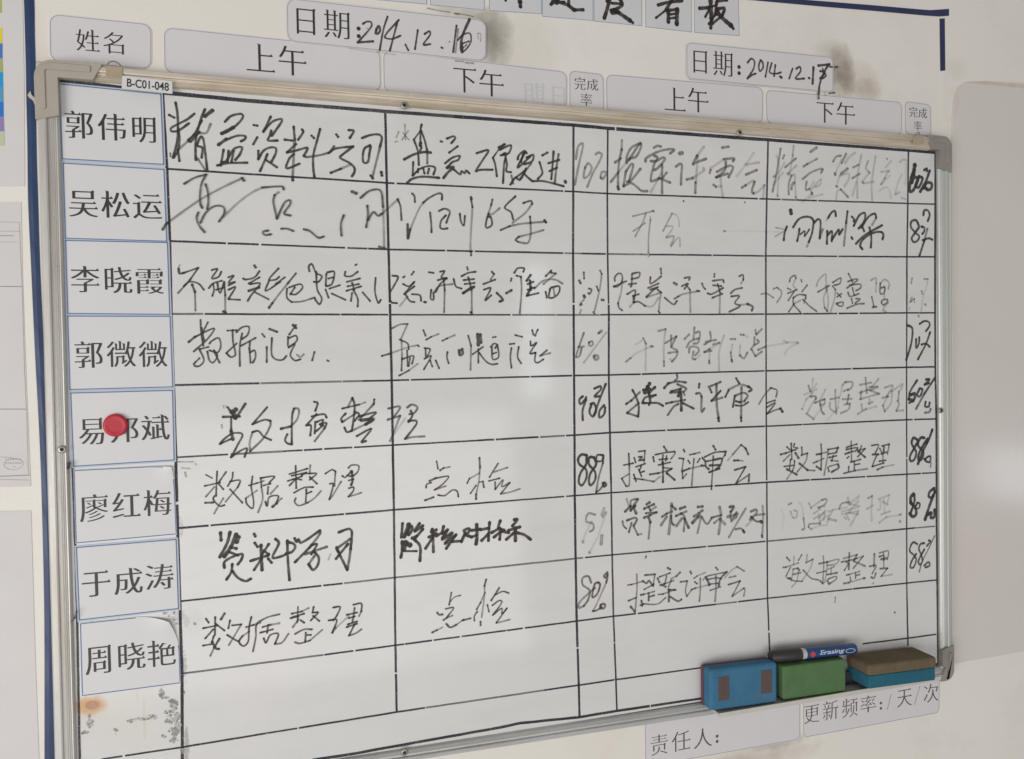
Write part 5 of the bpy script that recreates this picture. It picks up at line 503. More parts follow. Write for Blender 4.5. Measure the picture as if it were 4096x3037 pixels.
FLAKES = [(-219,-6942,8),(-204,-6883,14),(-220,-6863,9),(-220,-6910,16),(-234,-6903,18),(-226,-6928,9),(-237,-6868,14),(-225,-6923,9),(-228,-6913,7),(-194,-6890,8),(-210,-6902,15),(-222,-6890,14),(-201,-6901,14),(-208,-6897,17),(-202,-6866,5),(-252,-6902,11),(-213,-6865,16),(-228,-6897,6),(-212,-6914,19),(-240,-6862,13),(-239,-6862,19),(-199,-6877,6),(-226,-6904,13),(-220,-6887,8),(-233,-6914,17),(-238,-6926,12),(-218,-6939,17),(-166,-6963,9),(-173,-6959,11),(-169,-6951,4),(-182,-6948,11),(-175,-6944,10),(-188,-6949,12),(-219,-6954,15),(-175,-6955,10),(-195,-6942,9),(-160,-6948,10),(-174,-6948,5),(-217,-6945,16),(-160,-6952,14),(-106,-6992,28),(-70,-7024,10),(-97,-7042,17),(-93,-7016,20),(-88,-7007,10),(-97,-7035,29),(-88,-7040,29),(-84,-6999,31),(-57,-7044,23),(-111,-7055,25),(-83,-7025,23),(-133,-7024,14),(-65,-7034,18),(-73,-7011,19),(-119,-7000,33),(-89,-6999,14),(-128,-7000,27),(-77,-7026,19),(-120,-7031,18),(-130,-7023,15),(-82,-7042,12),(-113,-7050,23),(-64,-7028,22),(-121,-6995,24),(-126,-7004,17),(-91,-6996,16),(-99,-7086,16),(-87,-7076,9),(-103,-7101,22),(-94,-7035,11),(-78,-7050,19),(-111,-7044,12),(-116,-7032,26),(-95,-7089,30),(-76,-7053,26),(-83,-7110,12),(-89,-7100,8),(-92,-7058,25),(-121,-7048,22),(-81,-7068,19),(-170,-7140,9),(-140,-7120,8),(-163,-7126,8),(-127,-7116,8),(-121,-7114,14),(-110,-7118,9),(-105,-7133,15),(-137,-7117,14),(-119,-7125,9),(-182,-7128,20),(-188,-7107,15),(-175,-7124,10),(-141,-7116,7),(-135,-7146,10),(-137,-7140,6),(-190,-7127,12),(-154,-7126,9),(-135,-7130,18),(-156,-7103,7),(-180,-7138,11),(-97,-7122,5),(-183,-7128,10),(-80,-7208,13),(-42,-7202,31),(-41,-7206,21),(-60,-7195,20),(-55,-7208,14),(-47,-7189,14),(-40,-7180,25),(-50,-7226,18),(-61,-7157,23),(-63,-7153,19),(-77,-7192,16),(-56,-7180,25),(-62,-7175,26),(-83,-7154,17),(-65,-7152,17),(-65,-7218,23),(-70,-7232,15),(-65,-7168,20),(-52,-7173,22),(-79,-7215,9),(-87,-7185,15),(-60,-7216,15),(-86,-7219,29),(-50,-7180,29),(-92,-7166,11),(-65,-7159,20),(-134,-7165,17),(-155,-7239,14),(-95,-7234,14),(-175,-7223,19),(-123,-7175,8),(-107,-7213,18),(-178,-7208,18),(-113,-7228,7),(-110,-7227,19),(-138,-7232,19),(-172,-7210,15),(-127,-7192,8),(-179,-7231,19),(-124,-7258,12),(-118,-7196,9),(-92,-7228,7),(-143,-7240,19),(-113,-7233,15),(-120,-7253,11),(-99,-7223,10),(-127,-7268,17),(-164,-7220,5),(-140,-7186,13),(-167,-7176,7),(-102,-7246,6),(-146,-7219,8),(-58,-7380,27),(-67,-7373,21),(-53,-7347,27),(-57,-7348,17),(-42,-7329,18),(-78,-7285,28),(-75,-7287,11),(-68,-7325,10),(-55,-7284,28),(-66,-7276,27),(-40,-7305,15),(-49,-7301,14),(-85,-7347,31),(-48,-7298,29),(-74,-7318,19),(-72,-7268,25),(-43,-7328,33),(-62,-7378,13),(-62,-7261,14),(-58,-7293,31),(-43,-7338,14),(-74,-7341,29),(-62,-7361,18),(-68,-7354,27),(-87,-7293,12),(-73,-7317,11),(-86,-7341,26),(-73,-7315,18),(-66,-7260,31),(-93,-7323,15),(-83,-7282,8),(-53,-7344,14),(-58,-7368,24),(-89,-7325,16),(-131,-7359,8),(-157,-7345,12),(-92,-7320,16),(-120,-7342,15),(-88,-7362,11),(-89,-7376,8),(-87,-7342,19),(-137,-7324,15),(-155,-7353,19),(-107,-7357,11),(-98,-7356,11),(-118,-7357,14),(-120,-7389,11),(-104,-7334,13),(-131,-7393,9),(-131,-7320,15),(-232,-7393,14),(-233,-7403,7),(-203,-7409,19),(-226,-7391,14),(-212,-7405,13),(-185,-7406,6),(-220,-7406,9),(-220,-7396,12),(-217,-7411,11),(-220,-7401,20),(-98,-7468,19),(-107,-7461,9),(-90,-7426,15),(-90,-7435,19),(-109,-7489,17),(-126,-7450,10),(-83,-7438,10),(-117,-7446,16),(-126,-7479,10),(-93,-7447,18),(-114,-7442,7),(-107,-7488,19),(-99,-7437,12),(-67,-7475,16),(-126,-7429,6),(-139,-7449,14),(-84,-7447,8),(-137,-7467,18),(-105,-7428,11),(-105,-7433,11),(-73,-7468,8),(-91,-7459,5),(-112,-7390,12),(-89,-7401,7),(-102,-7386,23),(-91,-7412,8),(-102,-7413,19),(-112,-7397,14),(-81,-7404,18),(-89,-7384,17),(-979,-7032,9),(-978,-7040,17),(-983,-7021,9),(-990,-7040,15),(-995,-7048,11),(-991,-7080,11),(-990,-7052,6),(-984,-7039,9),(-990,-7027,11),(-980,-7060,13),(-996,-7061,7),(-990,-7058,9),(-973,-7130,9),(-968,-7116,12),(-988,-7112,21),(-992,-7123,27),(-987,-7089,13),(-993,-7149,21),(-982,-7141,25),(-981,-7129,22),(-989,-7158,10),(-983,-7168,21),(-996,-7147,22),(-977,-7148,26),(-966,-7116,19),(-967,-7111,28),(-983,-7108,26),(-991,-7121,12),(-983,-7158,8),(-987,-7143,9),(-992,-7126,26),(-988,-7124,9),(-995,-7110,16),(-997,-7117,21),(-1054,-7212,7),(-1017,-7243,17),(-1008,-7228,11),(-1007,-7226,11),(-1051,-7227,6),(-1017,-7239,15),(-1013,-7220,7),(-1035,-7219,13),(-1026,-7235,18),(-1056,-7217,7),(-1050,-7227,20),(-1032,-7210,15),(-712,-7255,19),(-724,-7238,11),(-729,-7247,8),(-720,-7236,9),(-730,-7237,16),(-711,-7254,18),(-733,-7248,14),(-721,-7249,21),(-720,-7301,4),(-723,-7293,10),(-718,-7295,9),(-549,-7151,14),(-588,-7160,15),(-551,-7156,20),(-569,-7166,5),(-552,-7166,14),(-588,-7167,10),(-551,-7181,7),(-567,-7169,11),(-556,-7180,16),(-548,-7153,11),(-586,-7170,15),(-574,-7166,9),(-586,-7161,10),(-588,-7158,10),(-425,-7152,9),(-461,-7159,12),(-431,-7160,13),(-416,-7168,13),(-474,-7156,9),(-392,-7179,13),(-378,-7168,17),(-421,-7153,11),(-415,-7170,12),(-460,-7163,15),(-455,-7163,6),(-407,-7170,12),(-476,-7157,6),(-501,-7155,11),(-515,-7150,15),(-442,-7151,12),(-448,-7150,5),(-477,-7143,8),(-424,-7151,13),(-432,-7164,11),(-466,-7157,17),(-436,-7178,10),(-508,-7157,17),(-376,-7176,13),(-488,-7153,11),(-452,-7177,6),(-308,-7183,12),(-341,-7147,16),(-306,-7182,10),(-331,-7150,17),(-308,-7151,9),(-341,-7169,8),(-299,-7175,12),(-299,-7175,14),(-335,-7161,12),(-336,-7162,9),(-290,-7169,18),(-353,-7161,6),(-350,-7169,9),(-306,-7149,9),(-298,-7173,8),(-323,-7146,18),(-304,-7174,18),(-309,-7147,6),(-387,-7134,7),(-291,-7148,9),(-365,-7136,4),(-299,-7146,8),(-363,-7131,6),(-355,-7131,7),(-295,-7151,3),(-369,-7129,6),(-356,-7129,9),(-335,-7137,8),(-220,-6858,10),(-225,-6842,10),(-222,-6850,11),(-210,-6824,3),(-219,-6812,6),(-222,-6849,4),(-222,-6839,6),(-232,-6829,4),(14,-6899,6),(22,-6908,12),(23,-6914,12),(21,-6908,4),(10,-6922,12),(17,-6917,8),(16,-6950,4),(13,-6933,7),(23,-6933,12),(21,-6901,4),(19,-6891,5),(10,-6889,6),(-21,-7612,11),(-35,-7616,6),(-18,-7614,8),(-7,-7614,11),(-31,-7614,12),(-18,-7677,9),(-6,-7607,6),(-12,-7627,7),(-12,-7635,6),(-9,-7624,8),(-22,-7668,8),(-7,-7633,13),(-26,-7643,9),(-35,-7616,9),(-12,-7609,12),(-34,-7633,8),(-187,-7615,4),(-192,-7612,4),(-189,-7626,4),(-16,-7586,9),(7,-7600,13),(-34,-7584,13),(-5,-7595,15),(-13,-7590,14),(-7,-7617,10),(-7,-7589,8),(-37,-7596,7),(-5,-7619,12),(-25,-7584,12),(-30,-7605,10),(-22,-7606,14),(-76,-5960,10),(-63,-5974,11),(-59,-5965,14),(-63,-5965,6),(-73,-5959,10),(-119,-5984,6),(-127,-5995,8),(-113,-6002,10),(-125,-5986,4),(-121,-6004,6),(-122,-5994,7),(-132,-5994,6),(-158,-5950,6),(-175,-5951,13),(-157,-5953,11),(-171,-5961,14),(-160,-5960,12),(-157,-5958,12),(-34,-6090,6),(-26,-6090,13),(-29,-6100,13),(-41,-6087,4),(-47,-6095,9),(-46,-6106,4),(166,-6115,7),(168,-6115,6),(162,-6126,15),(160,-6110,15),(155,-6111,14),(152,-6112,11),(-70,-6038,8),(-96,-6023,10),(-58,-6015,6),(-79,-6005,9),(-38,-6043,5),(-54,-6044,8),(-74,-6027,6),(-53,-6052,4),(-69,-6054,6),(-77,-6007,6),(-103,-5976,8),(-82,-5967,3),(-115,-5978,4),(-58,-5950,7),(-48,-5992,6),(-131,-5954,6),(-26,-5965,8),(-88,-5939,4),(-104,-5972,3),(-130,-5950,6),(-637,-5943,8),(-652,-5940,5),(-643,-5948,6),(-663,-5939,5),(-943,-5953,4),(-942,-5946,7),(-929,-5955,8),(-925,-5953,3),(-919,-5953,5),(-919,-5952,8)]
MISC = {'camera': ([0.10289131156178166, -0.9999999999829027, -0.3001914918324265], [-0.2986237550613767, -0.032997359460110495, 0.016475750595474074]),
 'er1': [[0.67806, -0.03, -0.74122], [0.78654, -0.03, -0.74879], [0.79078, -0.03, -0.80226], [0.6825, -0.03, -0.80101]],
 'er1b': [[0.68228, -0.008, -0.75327], [0.68292, -0.008, -0.81083]],
 'er2': [[0.80027, -0.03, -0.7552], [0.90748, -0.03, -0.7612], [0.91035, -0.03, -0.80382], [0.79998, -0.03, -0.80141]],
 'er3': [[0.92718, -0.055, -0.76131], [1.05195, -0.055, -0.76947], [1.05012, -0.055, -0.80395], [0.93063, -0.055, -0.79546]],
 'frame_inner': [(-1066, 101), (11037, 21), (11097, -8059), (-1127, -7978)],
 'frame_outer': [(-1276, 265), (11233, 213), (11300, -8265), (-1342, -8095)],
 'glow': [(4270, -2242), (4618, -2240), (4595, -3697), (4229, -3684)],
 'hook1': [(-581, 266), (-409, 264), (-415, 145), (-584, 147)],
 'hook2': [(10515, 183), (10703, 184), (10704, 82), (10515, 82)],
 'lip': [[0.65212, -0.034, -0.80245], [0.7843, -0.034, -0.80435], [0.91284, -0.034, -0.80563], [0.94767, -0.034, -0.80718], [1.07404, -0.034, -0.81181]],
 'magnet': [(-612, -3745)],
 'notice_dots': [[(-1743, -2174), (-1738, -2174)], [(-1734, -2174), (-1728, -2174)], [(-1724, -2174), (-1718, -2174)], [(-1715, -2174), (-1709, -2174)],
                 [(-1705, -2175), (-1699, -2175)], [(-1695, -2175), (-1689, -2175)], [(-1686, -2175), (-1680, -2175)], [(-1676, -2175), (-1670, -2175)],
                 [(-1666, -2175), (-1660, -2175)], [(-1657, -2175), (-1651, -2175)], [(-1647, -2175), (-1641, -2175)], [(-1637, -2175), (-1631, -2175)],
                 [(-1627, -2175), (-1622, -2175)], [(-1618, -2175), (-1612, -2175)], [(-1608, -2175), (-1602, -2175)], [(-1598, -2175), (-1592, -2175)],
                 [(-1589, -2175), (-1583, -2175)], [(-1579, -2175), (-1573, -2175)], [(-1569, -2175), (-1563, -2175)], [(-1559, -2175), (-1553, -2175)],
                 [(-1550, -2175), (-1544, -2175)], [(-1540, -2175), (-1534, -2175)], [(-1788, -3528), (-1782, -3528)], [(-1778, -3528), (-1772, -3529)],
                 [(-1768, -3529), (-1762, -3529)], [(-1758, -3529), (-1752, -3529)], [(-1749, -3529), (-1743, -3530)], [(-1739, -3530), (-1733, -3530)],
                 [(-1729, -3530), (-1723, -3530)], [(-1719, -3530), (-1713, -3531)], [(-1709, -3531), (-1703, -3531)], [(-1699, -3531), (-1693, -3531)],
                 [(-1689, -3532), (-1683, -3532)], [(-1679, -3532), (-1673, -3532)], [(-1669, -3532), (-1663, -3533)], [(-1659, -3533), (-1653, -3533)],
                 [(-1650, -3533), (-1644, -3533)], [(-1640, -3533), (-1634, -3534)], [(-1630, -3534), (-1624, -3534)], [(-1620, -3534), (-1614, -3534)],
                 [(-1610, -3534), (-1604, -3535)], [(-1600, -3535), (-1594, -3535)], [(-1590, -3535), (-1584, -3535)], [(-1580, -3536), (-1574, -3536)],
                 [(-1570, -3536), (-1564, -3536)], [(-1560, -3536), (-1554, -3536)], [(-1550, -3537), (-1544, -3537)], [(-1540, -3537), (-1534, -3537)],
                 [(-1812, -4274), (-1806, -4274)], [(-1802, -4274), (-1796, -4274)], [(-1792, -4274), (-1786, -4274)], [(-1782, -4274), (-1776, -4274)],
                 [(-1772, -4274), (-1765, -4274)], [(-1761, -4274), (-1755, -4274)], [(-1751, -4274), (-1745, -4275)], [(-1741, -4275), (-1735, -4275)],
                 [(-1731, -4275), (-1724, -4275)], [(-1720, -4275), (-1714, -4275)], [(-1710, -4275), (-1704, -4275)], [(-1700, -4275), (-1694, -4275)],
                 [(-1690, -4275), (-1683, -4275)], [(-1679, -4275), (-1673, -4275)], [(-1669, -4276), (-1663, -4276)], [(-1659, -4276), (-1652, -4276)],
                 [(-1648, -4276), (-1642, -4276)], [(-1638, -4276), (-1632, -4276)], [(-1628, -4276), (-1621, -4276)], [(-1617, -4276), (-1611, -4276)],
                 [(-1607, -4276), (-1601, -4276)], [(-1597, -4276), (-1590, -4276)], [(-1586, -4277), (-1580, -4277)], [(-1576, -4277), (-1570, -4277)],
                 [(-1566, -4277), (-1559, -4277)], [(-1555, -4277), (-1549, -4277)], [(-1545, -4277), (-1539, -4277)], [(-1534, -4277), (-1528, -4277)]],
 'notice_lines': [[(-1721, -1467), (-1532, -1466), (-1534, -1681)], [(-1724, -1568), (-1533, -1565)],
                  [(-1728, -1686), (-1534, -1684), (-1530, -2156), (-1536, -3099), (-1533, -3546)], [(-1806, -4057), (-1680, -4075), (-1678, -4103)],
                  [(-1530, -3546), (-1536, -4190), (-1530, -4288)], [(-1814, -4307), (-1526, -4334)]],
 'oval': [(-1677, -4145)],
 'oval_text': [[(-1753, -4088), (-1741, -4088)], [(-1731, -4089), (-1719, -4090)], [(-1709, -4090), (-1697, -4091)], [(-1685, -4091), (-1672, -4092)],
               [(-1660, -4093), (-1648, -4093)], [(-1638, -4094), (-1626, -4095)], [(-1616, -4095), (-1604, -4096)], [(-1754, -4129), (-1742, -4130)],
               [(-1732, -4131), (-1720, -4131)], [(-1710, -4132), (-1698, -4133)], [(-1686, -4133), (-1674, -4134)], [(-1662, -4135), (-1649, -4135)],
               [(-1640, -4136), (-1627, -4137)], [(-1618, -4137), (-1605, -4138)], [(-1678, -4176), (-1665, -4176)], [(-1725, -1618), (-1710, -1617)],
               [(-1703, -1617), (-1689, -1617)], [(-1682, -1616), (-1667, -1616)], [(-1660, -1616), (-1645, -1615)], [(-1638, -1615), (-1623, -1615)],
               [(-1614, -1615), (-1599, -1614)]],
 'panel': [(11468, -307), (11466, 551), (11495, 865), (11584, 1067), (11744, 1174), (12159, 1216), (12918, 1251), (16361, 1410), (16507, -8140), (12975, -8113), (11576, -8128),
           (11485, -8124)],
 'papers': [[(-2337, 1081), (-1427, 1190), (-1424, 973), (-1436, 156), (-1454, -556), (-1468, -1065), (-2414, -1126)],
            [(-2419, -1286), (-1510, -1240), (-1522, -2045), (-1524, -2877), (-1521, -3714), (-1516, -4405), (-2526, -4372)],
            [(-2535, -4627), (-1523, -4678), (-1527, -5262), (-1534, -6256), (-1534, -7507), (-1534, -7833), (-2641, -7663)]],
 'pen': [[0.79041, -0.02, -0.7457], [0.93511, -0.02, -0.75081]],
 'screws': [(2752, 83), (7507, 57), (-1153, -3989), (2584, -8023), (11085, -4006)],
 'seam': [(11424, -8116)],
 'sticker': [(-419, 167), (100, 148), (98, 6), (-426, 24)],
 'strip': [(11245, 1299), (11338, 1315), (11355, 255), (11256, 249)],
 'swatch': [[(-1779, 1093), (-1624, 1112), (-1629, 809), (-1789, 792)], [(-1794, 631), (-1632, 647), (-1635, 479), (-1800, 464)],
            [(-1800, 464), (-1633, 480), (-1638, 317), (-1805, 302)], [(-1805, 302), (-1638, 317), (-1638, 168), (-1810, 153)],
            [(-1810, 153), (-1638, 168), (-1641, 5), (-1816, -9)], [(-1816, -9), (-1641, 5), (-1644, -155), (-1821, -168)],
            [(-1821, -168), (-1644, -155), (-1647, -315), (-1826, -328)], [(-1826, -328), (-1647, -315), (-1647, -476), (-1832, -488)],
            [(-1832, -488), (-1647, -476), (-1650, -631), (-1837, -642)]],
 'tape_left': [[(-1417, 1191), (-1410, 975), (-1413, 649), (-1415, 294), (-1423, -116), (-1427, -554), (-1441, -1215), (-1435, -1933), (-1428, -2878), (-1412, -4000),
                (-1418, -5130), (-1432, -5983), (-1479, -7516), (-1489, -7841)],
               [(-1315, 1203), (-1309, 986), (-1318, 576), (-1319, 303), (-1326, 83), (-1341, -769), (-1342, -1100), (-1346, -1931), (-1337, -2880), (-1322, -4005), (-1324, -5423),
                (-1329, -5794), (-1355, -6709), (-1378, -7533), (-1386, -7859)]],
 'tape_right': [(11227, 2107), (11325, 2121), (11336, 1318), (11243, 1302)],
 'tape_top': [(6225, 2057), (7813, 2104), (8771, 2119), (9997, 2175), (10844, 2207), (11046, 2218), (11408, 2277), (11408, 2172), (11217, 2140), (10940, 2126), (9997, 2093),
              (9072, 2055), (7812, 2012), (6224, 1969)],
 'wire1': [(-563, 278), (-537, 303), (-499, 311), (-461, 304), (-421, 269)],
 'wire2': [(10543, 193), (10571, 236), (10614, 250), (10628, 217)]}

# ------------------------------------------------------------------ the wall and what is laid on it
V, F = box(-2.6, 3.2, WALL, WALL+.08, -2.2, 1.6)
o = link('wall', V, F, M['wall']); o['kind'] = 'structure'
V, F = prism(fillet(S(MISC['panel']), 0), WALL-.0016, WALL)
o = bev(link('wall_panel', V, F, M['panel']), .0014, 3, 35, False); o['kind'] = 'structure'
def ladder(Lp, Rp, y, name, mat, th=.0006, n=60):
    A = spline(S(Lp), .012); B = spline(S(Rp), .012)
    def at(C, u): q = u*(len(C)-1); i = min(len(C)-2, int(q)); f = q-i; return (C[i][0]*(1-f)+C[i+1][0]*f, C[i][1]*(1-f)+C[i+1][1]*f)
    zt = min(A[0][1], B[0][1]); zb = max(A[-1][1], B[-1][1]); V = []; F = []
    def atz(C, z):
        for i in range(len(C)-1):
            if C[i][1] >= z >= C[i+1][1]: f = (C[i][1]-z)/(C[i][1]-C[i+1][1]+1e-12); return C[i][0]*(1-f)+C[i+1][0]*f
        return C[-1][0]
    for i in range(n+1):
        z = zt+(zb-zt)*i/n*.9999-1e-6; xa = atz(A, z); xb = atz(B, z); wv = .00035*math.sin(z*60)+.00025*math.sin(z*23+1)
        V += [(xa, WALL, z), (xa, y, z), ((xa+xb)/2, y-.0003-abs(wv), z), (xb, y, z), (xb, WALL, z)]
        if i: q = 5*i; F += [(q-5+k, q-4+k, q+1+k, q+k) for k in range(4)]
    return link(name, V, F, mat)
o = ladder(MISC['tape_left'][0], MISC['tape_left'][1], WALL-.0006, 'tape_strip', M['tape'])
tag(o, 'long navy blue tape strip running down left of the whiteboard', 'tape', 'navy tape around the board')
V, F = prism(S(MISC['tape_top']), WALL-.0007, WALL); o = link('tape_strip', V, F, M['tape2'])
tag(o, 'dark navy tape strip slanting along the top right, with an angled end', 'tape', 'navy tape around the board')
V, F = prism(S(MISC['tape_right']), WALL-.0007, WALL); o = link('tape_strip', V, F, M['tape2'])
tag(o, 'short upright navy tape piece above the right corner of the whiteboard', 'tape', 'navy tape around the board')
V, F = prism(S(MISC['strip']), WALL-.0006, WALL); o = link('tape_strip', V, F, M['wall'])
tag(o, 'pale cream tape strip below the short upright navy piece', 'tape', 'navy tape around the board')
# torn flap of tape beside the upper left corner cap
fl = [(-1405, -70), (-1375, -20), (-1365, -60), (-1335, -95), (-1318, -150), (-1312, -240), (-1330, -190), (-1350, -130), (-1368, -110), (-1390, -95)]
V, F = prism(S(fl), WALL-.0028, WALL-.0022); o = link('torn_paper_scrap', V, F, simple('scrap', (.50, .48, .42), .5, .2))
tag(o, 'torn pale scrap sticking to the navy tape beside the corner cap', 'scrap')

labs = ['white notice sheet with a column of coloured squares, at the upper left edge', 'white notice sheet with faint table lines, halfway down the left edge', 'blank white notice sheet, lowest at the left edge']
sheets = []
for i, (P, lb) in enumerate(zip(MISC['papers'], labs)):
    V, F = prism(S(P), WALL-.0006, WALL); o = link('notice_sheet', V, F, M['paper']); tag(o, lb, 'paper', 'notices pinned at the left'); sheets.append(o)
for P, c in zip(MISC['swatch'], ('olive', 'yellow', 'blue', 'lime', 'cyan', 'teal', 'royal', 'mauve', 'sage')):
    V, F = prism(S(P), WALL-.0009, WALL-.00055); link('colour_square', V, F, M['sw_'+c], sheets[0])
def lines_on(par, segs, w, y, mat, nm):
    V = []; F = []
    for a in segs:
        v, f = loop_strip(S(a), w, y, False); b = len(V); V += v; F += [tuple(i+b for i in q) for q in f]
    return link(nm, V, F, mat, par)
M['faint'] = simple('faint_print', (.36, .34, .36), .6, .1)
M['dots'] = simple('dot_print', (.16, .15, .16), .6, .1)
lines_on(sheets[1], MISC['notice_lines'], .0005, WALL-.0008, M['faint'], 'printed_table')['kind'] = 'stuff'
lines_on(sheets[1], MISC['notice_dots'], .0008, WALL-.0009, M['dots'], 'dotted_rule')['kind'] = 'stuff'
ov = [(MISC['oval'][0][0]+math.cos(a*PI/12)*95, MISC['oval'][0][1]+math.sin(a*PI/12)*62) for a in range(24)]
V, F = loop_strip(S(ov), .0004, WALL-.0009); link('printed_oval', V, F, M['faint'], sheets[1])
lines_on(sheets[1], MISC['oval_text'], .0011, WALL-.001, M['faint'], 'small_print')['kind'] = 'stuff'

# ------------------------------------------------------------------ cards above and below the board
def card_prism(name, quad, r, y_front, y_back, mat, line_mat, line_w=.0006, ins=.0011, radii=None):
    P = fillet(S(quad), radii or r); V, F = prism(P, y_front, y_back); o = link(name, V, F, mat)
    LV, LF = loop_strip(inset(P, ins), line_w, y_front-.00012); link('border_line', LV, LF, line_mat, o); return o
HL = dict(
 name=('header_card', 'pale grey header card with two black characters, leftmost above the board', 'header card', 'header cards above the board'),
 morning=('header_card', 'widest pale header card, tucked under the larger date card at its right', 'header card', 'header cards above the board'),
 afternoon=('header_card', 'pale header card with a faint mirrored ghost of print at its right end', 'header card', 'header cards above the board'),
 rate=('header_card', 'small header card with three little characters, below the middle title cards', 'header card', 'header cards above the board'),
 morning2=('header_card', 'long pale header card left of and below the smaller date card', 'header card', 'header cards above the board'),
 afternoon2=('header_card', 'pale header card with a marker stroke running down onto it', 'header card', 'header cards above the board'),
 rate2=('header_card', 'smallest header card, above the right corner cap of the board', 'header card', 'header cards above the board'),
 date1=('date_card', 'larger grey white date card with handwritten date ending in sixteen', 'date card', 'date cards'),
 date2=('date_card', 'smaller date card at right with handwritten date ending in seventeen', 'date card', 'date cards'),
 update=('footer_card', 'rounded white card below the erasers with a line of thin characters', 'footer card', 'cards below the board'),
 person=('footer_card', 'rounded white card at the bottom edge with three characters and a colon', 'footer card', 'cards below the board'))
H = {}
for k in ('name', 'morning', 'afternoon', 'rate', 'morning2', 'afternoon2', 'rate2', 'date1', 'date2', 'update', 'person'):
    nm, lb, ct, gp = HL[k]; thick = .0025 if k[:4] == 'date' else .0008
    r = .0105 if k in ('name', 'morning', 'afternoon', 'morning2', 'afternoon2') else .0085
    if k == 'date1': r = .011
    o = card_prism(nm, HEAD_CARDS[k], r, WALL-thick, WALL-(.0009 if thick > .002 else 0), M['header'], M['grey_line']); tag(o, lb, ct, gp); H[k] = o
    st = dict(thin=.019, wide=.013) if k in ('update', 'person') else {}
    lettering(PRINT[k], WALL-thick-.0002, M['print_grey'] if k in ('update', 'person', 'rate', 'rate2') else M['print'], o, **st)
M['ghost'] = simple('ghost_print', (.575, .57, .60), .5, .02)
lettering(PRINT['ghost'], WALL-.00105, M['ghost'], H['afternoon'], mirror=True, name='ghost_print')
TL = dict(titleZ='blank looking title card, leftmost at the top edge', titleA='title card at the top edge showing only a speck of ink, second of the row', titleB='title card showing one downward brush stroke', title1='title card showing the bottom of a character with a long sweeping base', title2='title card whose character has a looped crossing stroke', title3='title card whose character ends in a tall boxed shape', title4='title card nearest the slanting navy tape, last of the row')
for k, lb in TL.items():
    o = card_prism('title_card', HEAD_CARDS[k], .0004, WALL-.0008, WALL, M['title'], M['blue_line'], .0004, .0006); tag(o, lb, 'title card', 'title cards at the top edge'); H[k] = o

# ------------------------------------------------------------------ writing
def ink_from(s, y, mat, name, parent, seed):
    if '|' in s:
        for i, q in enumerate(s.split('|')): ink_from(q, y-.00004*(i % 3), mat, name, parent, seed*7+i)
        return
    k = Ink(); rnd = random.Random(seed)
    for row in s.split('/'):
        a = list(map(int, row.split())); w, d = a[0]*1e-4, a[1]/100; P = [(a[i]*1e-4, a[i+1]*1e-4) for i in range(2, len(a), 2)]
        k.stroke(P, w, d, y, rnd=rnd)
    return k.build(name, mat, parent)
for k in ('date1', 'date2'): ink_from(WRITING[k], WALL-.0025, M['ink'], 'handwriting', H[k], 3)
ink_from(WRITING['date1dirt'], WALL-.0025, M['ink'], 'ink_smear', H['date1'], 4)
for k in TL:
    if k in WRITING: ink_from(WRITING[k], WALL-.0008, M['brush'], 'brush_character', H[k], 5)

# ------------------------------------------------------------------ the whiteboard
FO = S(MISC['frame_outer']); FI = S(MISC['frame_inner'])
board = empty('whiteboard', ((FO[0][0]+FO[1][0])/2, 0, FO[3][1]))
tag(board, 'large aluminium framed whiteboard ruled into a grid and filled with black handwriting', 'whiteboard')
V, F = box(FI[0][0]-.006, FI[1][0]+.006, 0, .010, FI[3][1]-.004, FI[0][1]+.006); link('board_surface', V, F, M['board'], board)
PROF = [(0, WALL-.0005), (0, -.0045), (.03, -.0066), (.10, -.0082), (.36, -.0084), (.43, -.0078), (.46, -.0052), (.60, -.0048), (.64, -.0054), (.68, -.0050), (.72, -.0056), (.76, -.0050), (.80, -.0056), (.85, -.0050), (.90, -.0054), (.96, -.0040), (1.0, -.0022), (1.0, .004)]
def rail(a, b, mat):
    V = []; F = []
    for k in (a, b):
        for s, y in PROF: V.append((FO[k][0]+(FI[k][0]-FO[k][0])*s, y, FO[k][1]+(FI[k][1]-FO[k][1])*s))
    n = len(PROF)
    F = [(i, i+1, n+i+1, n+i) for i in range(n-1)]
    if (a, b) in ((0, 1), (1, 2), (2, 3), (3, 0)): F = [tuple(reversed(f)) for f in F]
    return link('frame_rail', V, F, mat, board)
rail(0, 1, M['rail_top']); rail(1, 2, M['rail_right']); rail(2, 3, M['rail_low']); rail(3, 0, M['rail_side'])
def corner_cap(i, sx, sz, ax, az, r, mat):
    """L shaped plastic cap; sx, sz point from the outer corner into the board"""
    ox, oz = FO[i]; ix, iz = FI[i]; g = .0016; ox -= sx*g; oz -= sz*g; ix += sx*.0006; iz += sz*.0006
    P = [(ox, oz), (ox+sx*ax, oz), (ox+sx*(ax-.010), iz), (ix, iz), (ix, oz+sz*(az-.006)), (ox, oz+sz*az)]
    Q = fillet(P, [r, 0.001, 0.001, .001, .001, .001]); V, F = prism(Q, -.0098, WALL-.0002); o = bev(link('corner_cap', V, F, mat, board), .0022, 3, 50)
    t_ = .011; P = [(ox+sx*.0035, oz+sz*.0035), (ox+sx*(ax-.012), oz+sz*.0035), (ox+sx*(ax-.012), oz+sz*t_), (ox+sx*t_, oz+sz*t_), (ox+sx*t_, oz+sz*(az-.012)), (ox+sx*.0035, oz+sz*(az-.012))]
    Q = fillet(P, [r*.75, .002, .002, .003, .002, .002]); V, F = prism(Q, -.0112, -.0090); bev(link('raised_rim', V, F, mat, o), .0008, 2, 50)
corner_cap(0, 1, -1, .068, .066, .020, M['cap']); corner_cap(1, -1, -1, .046, .055, .015, M['cap_right'])
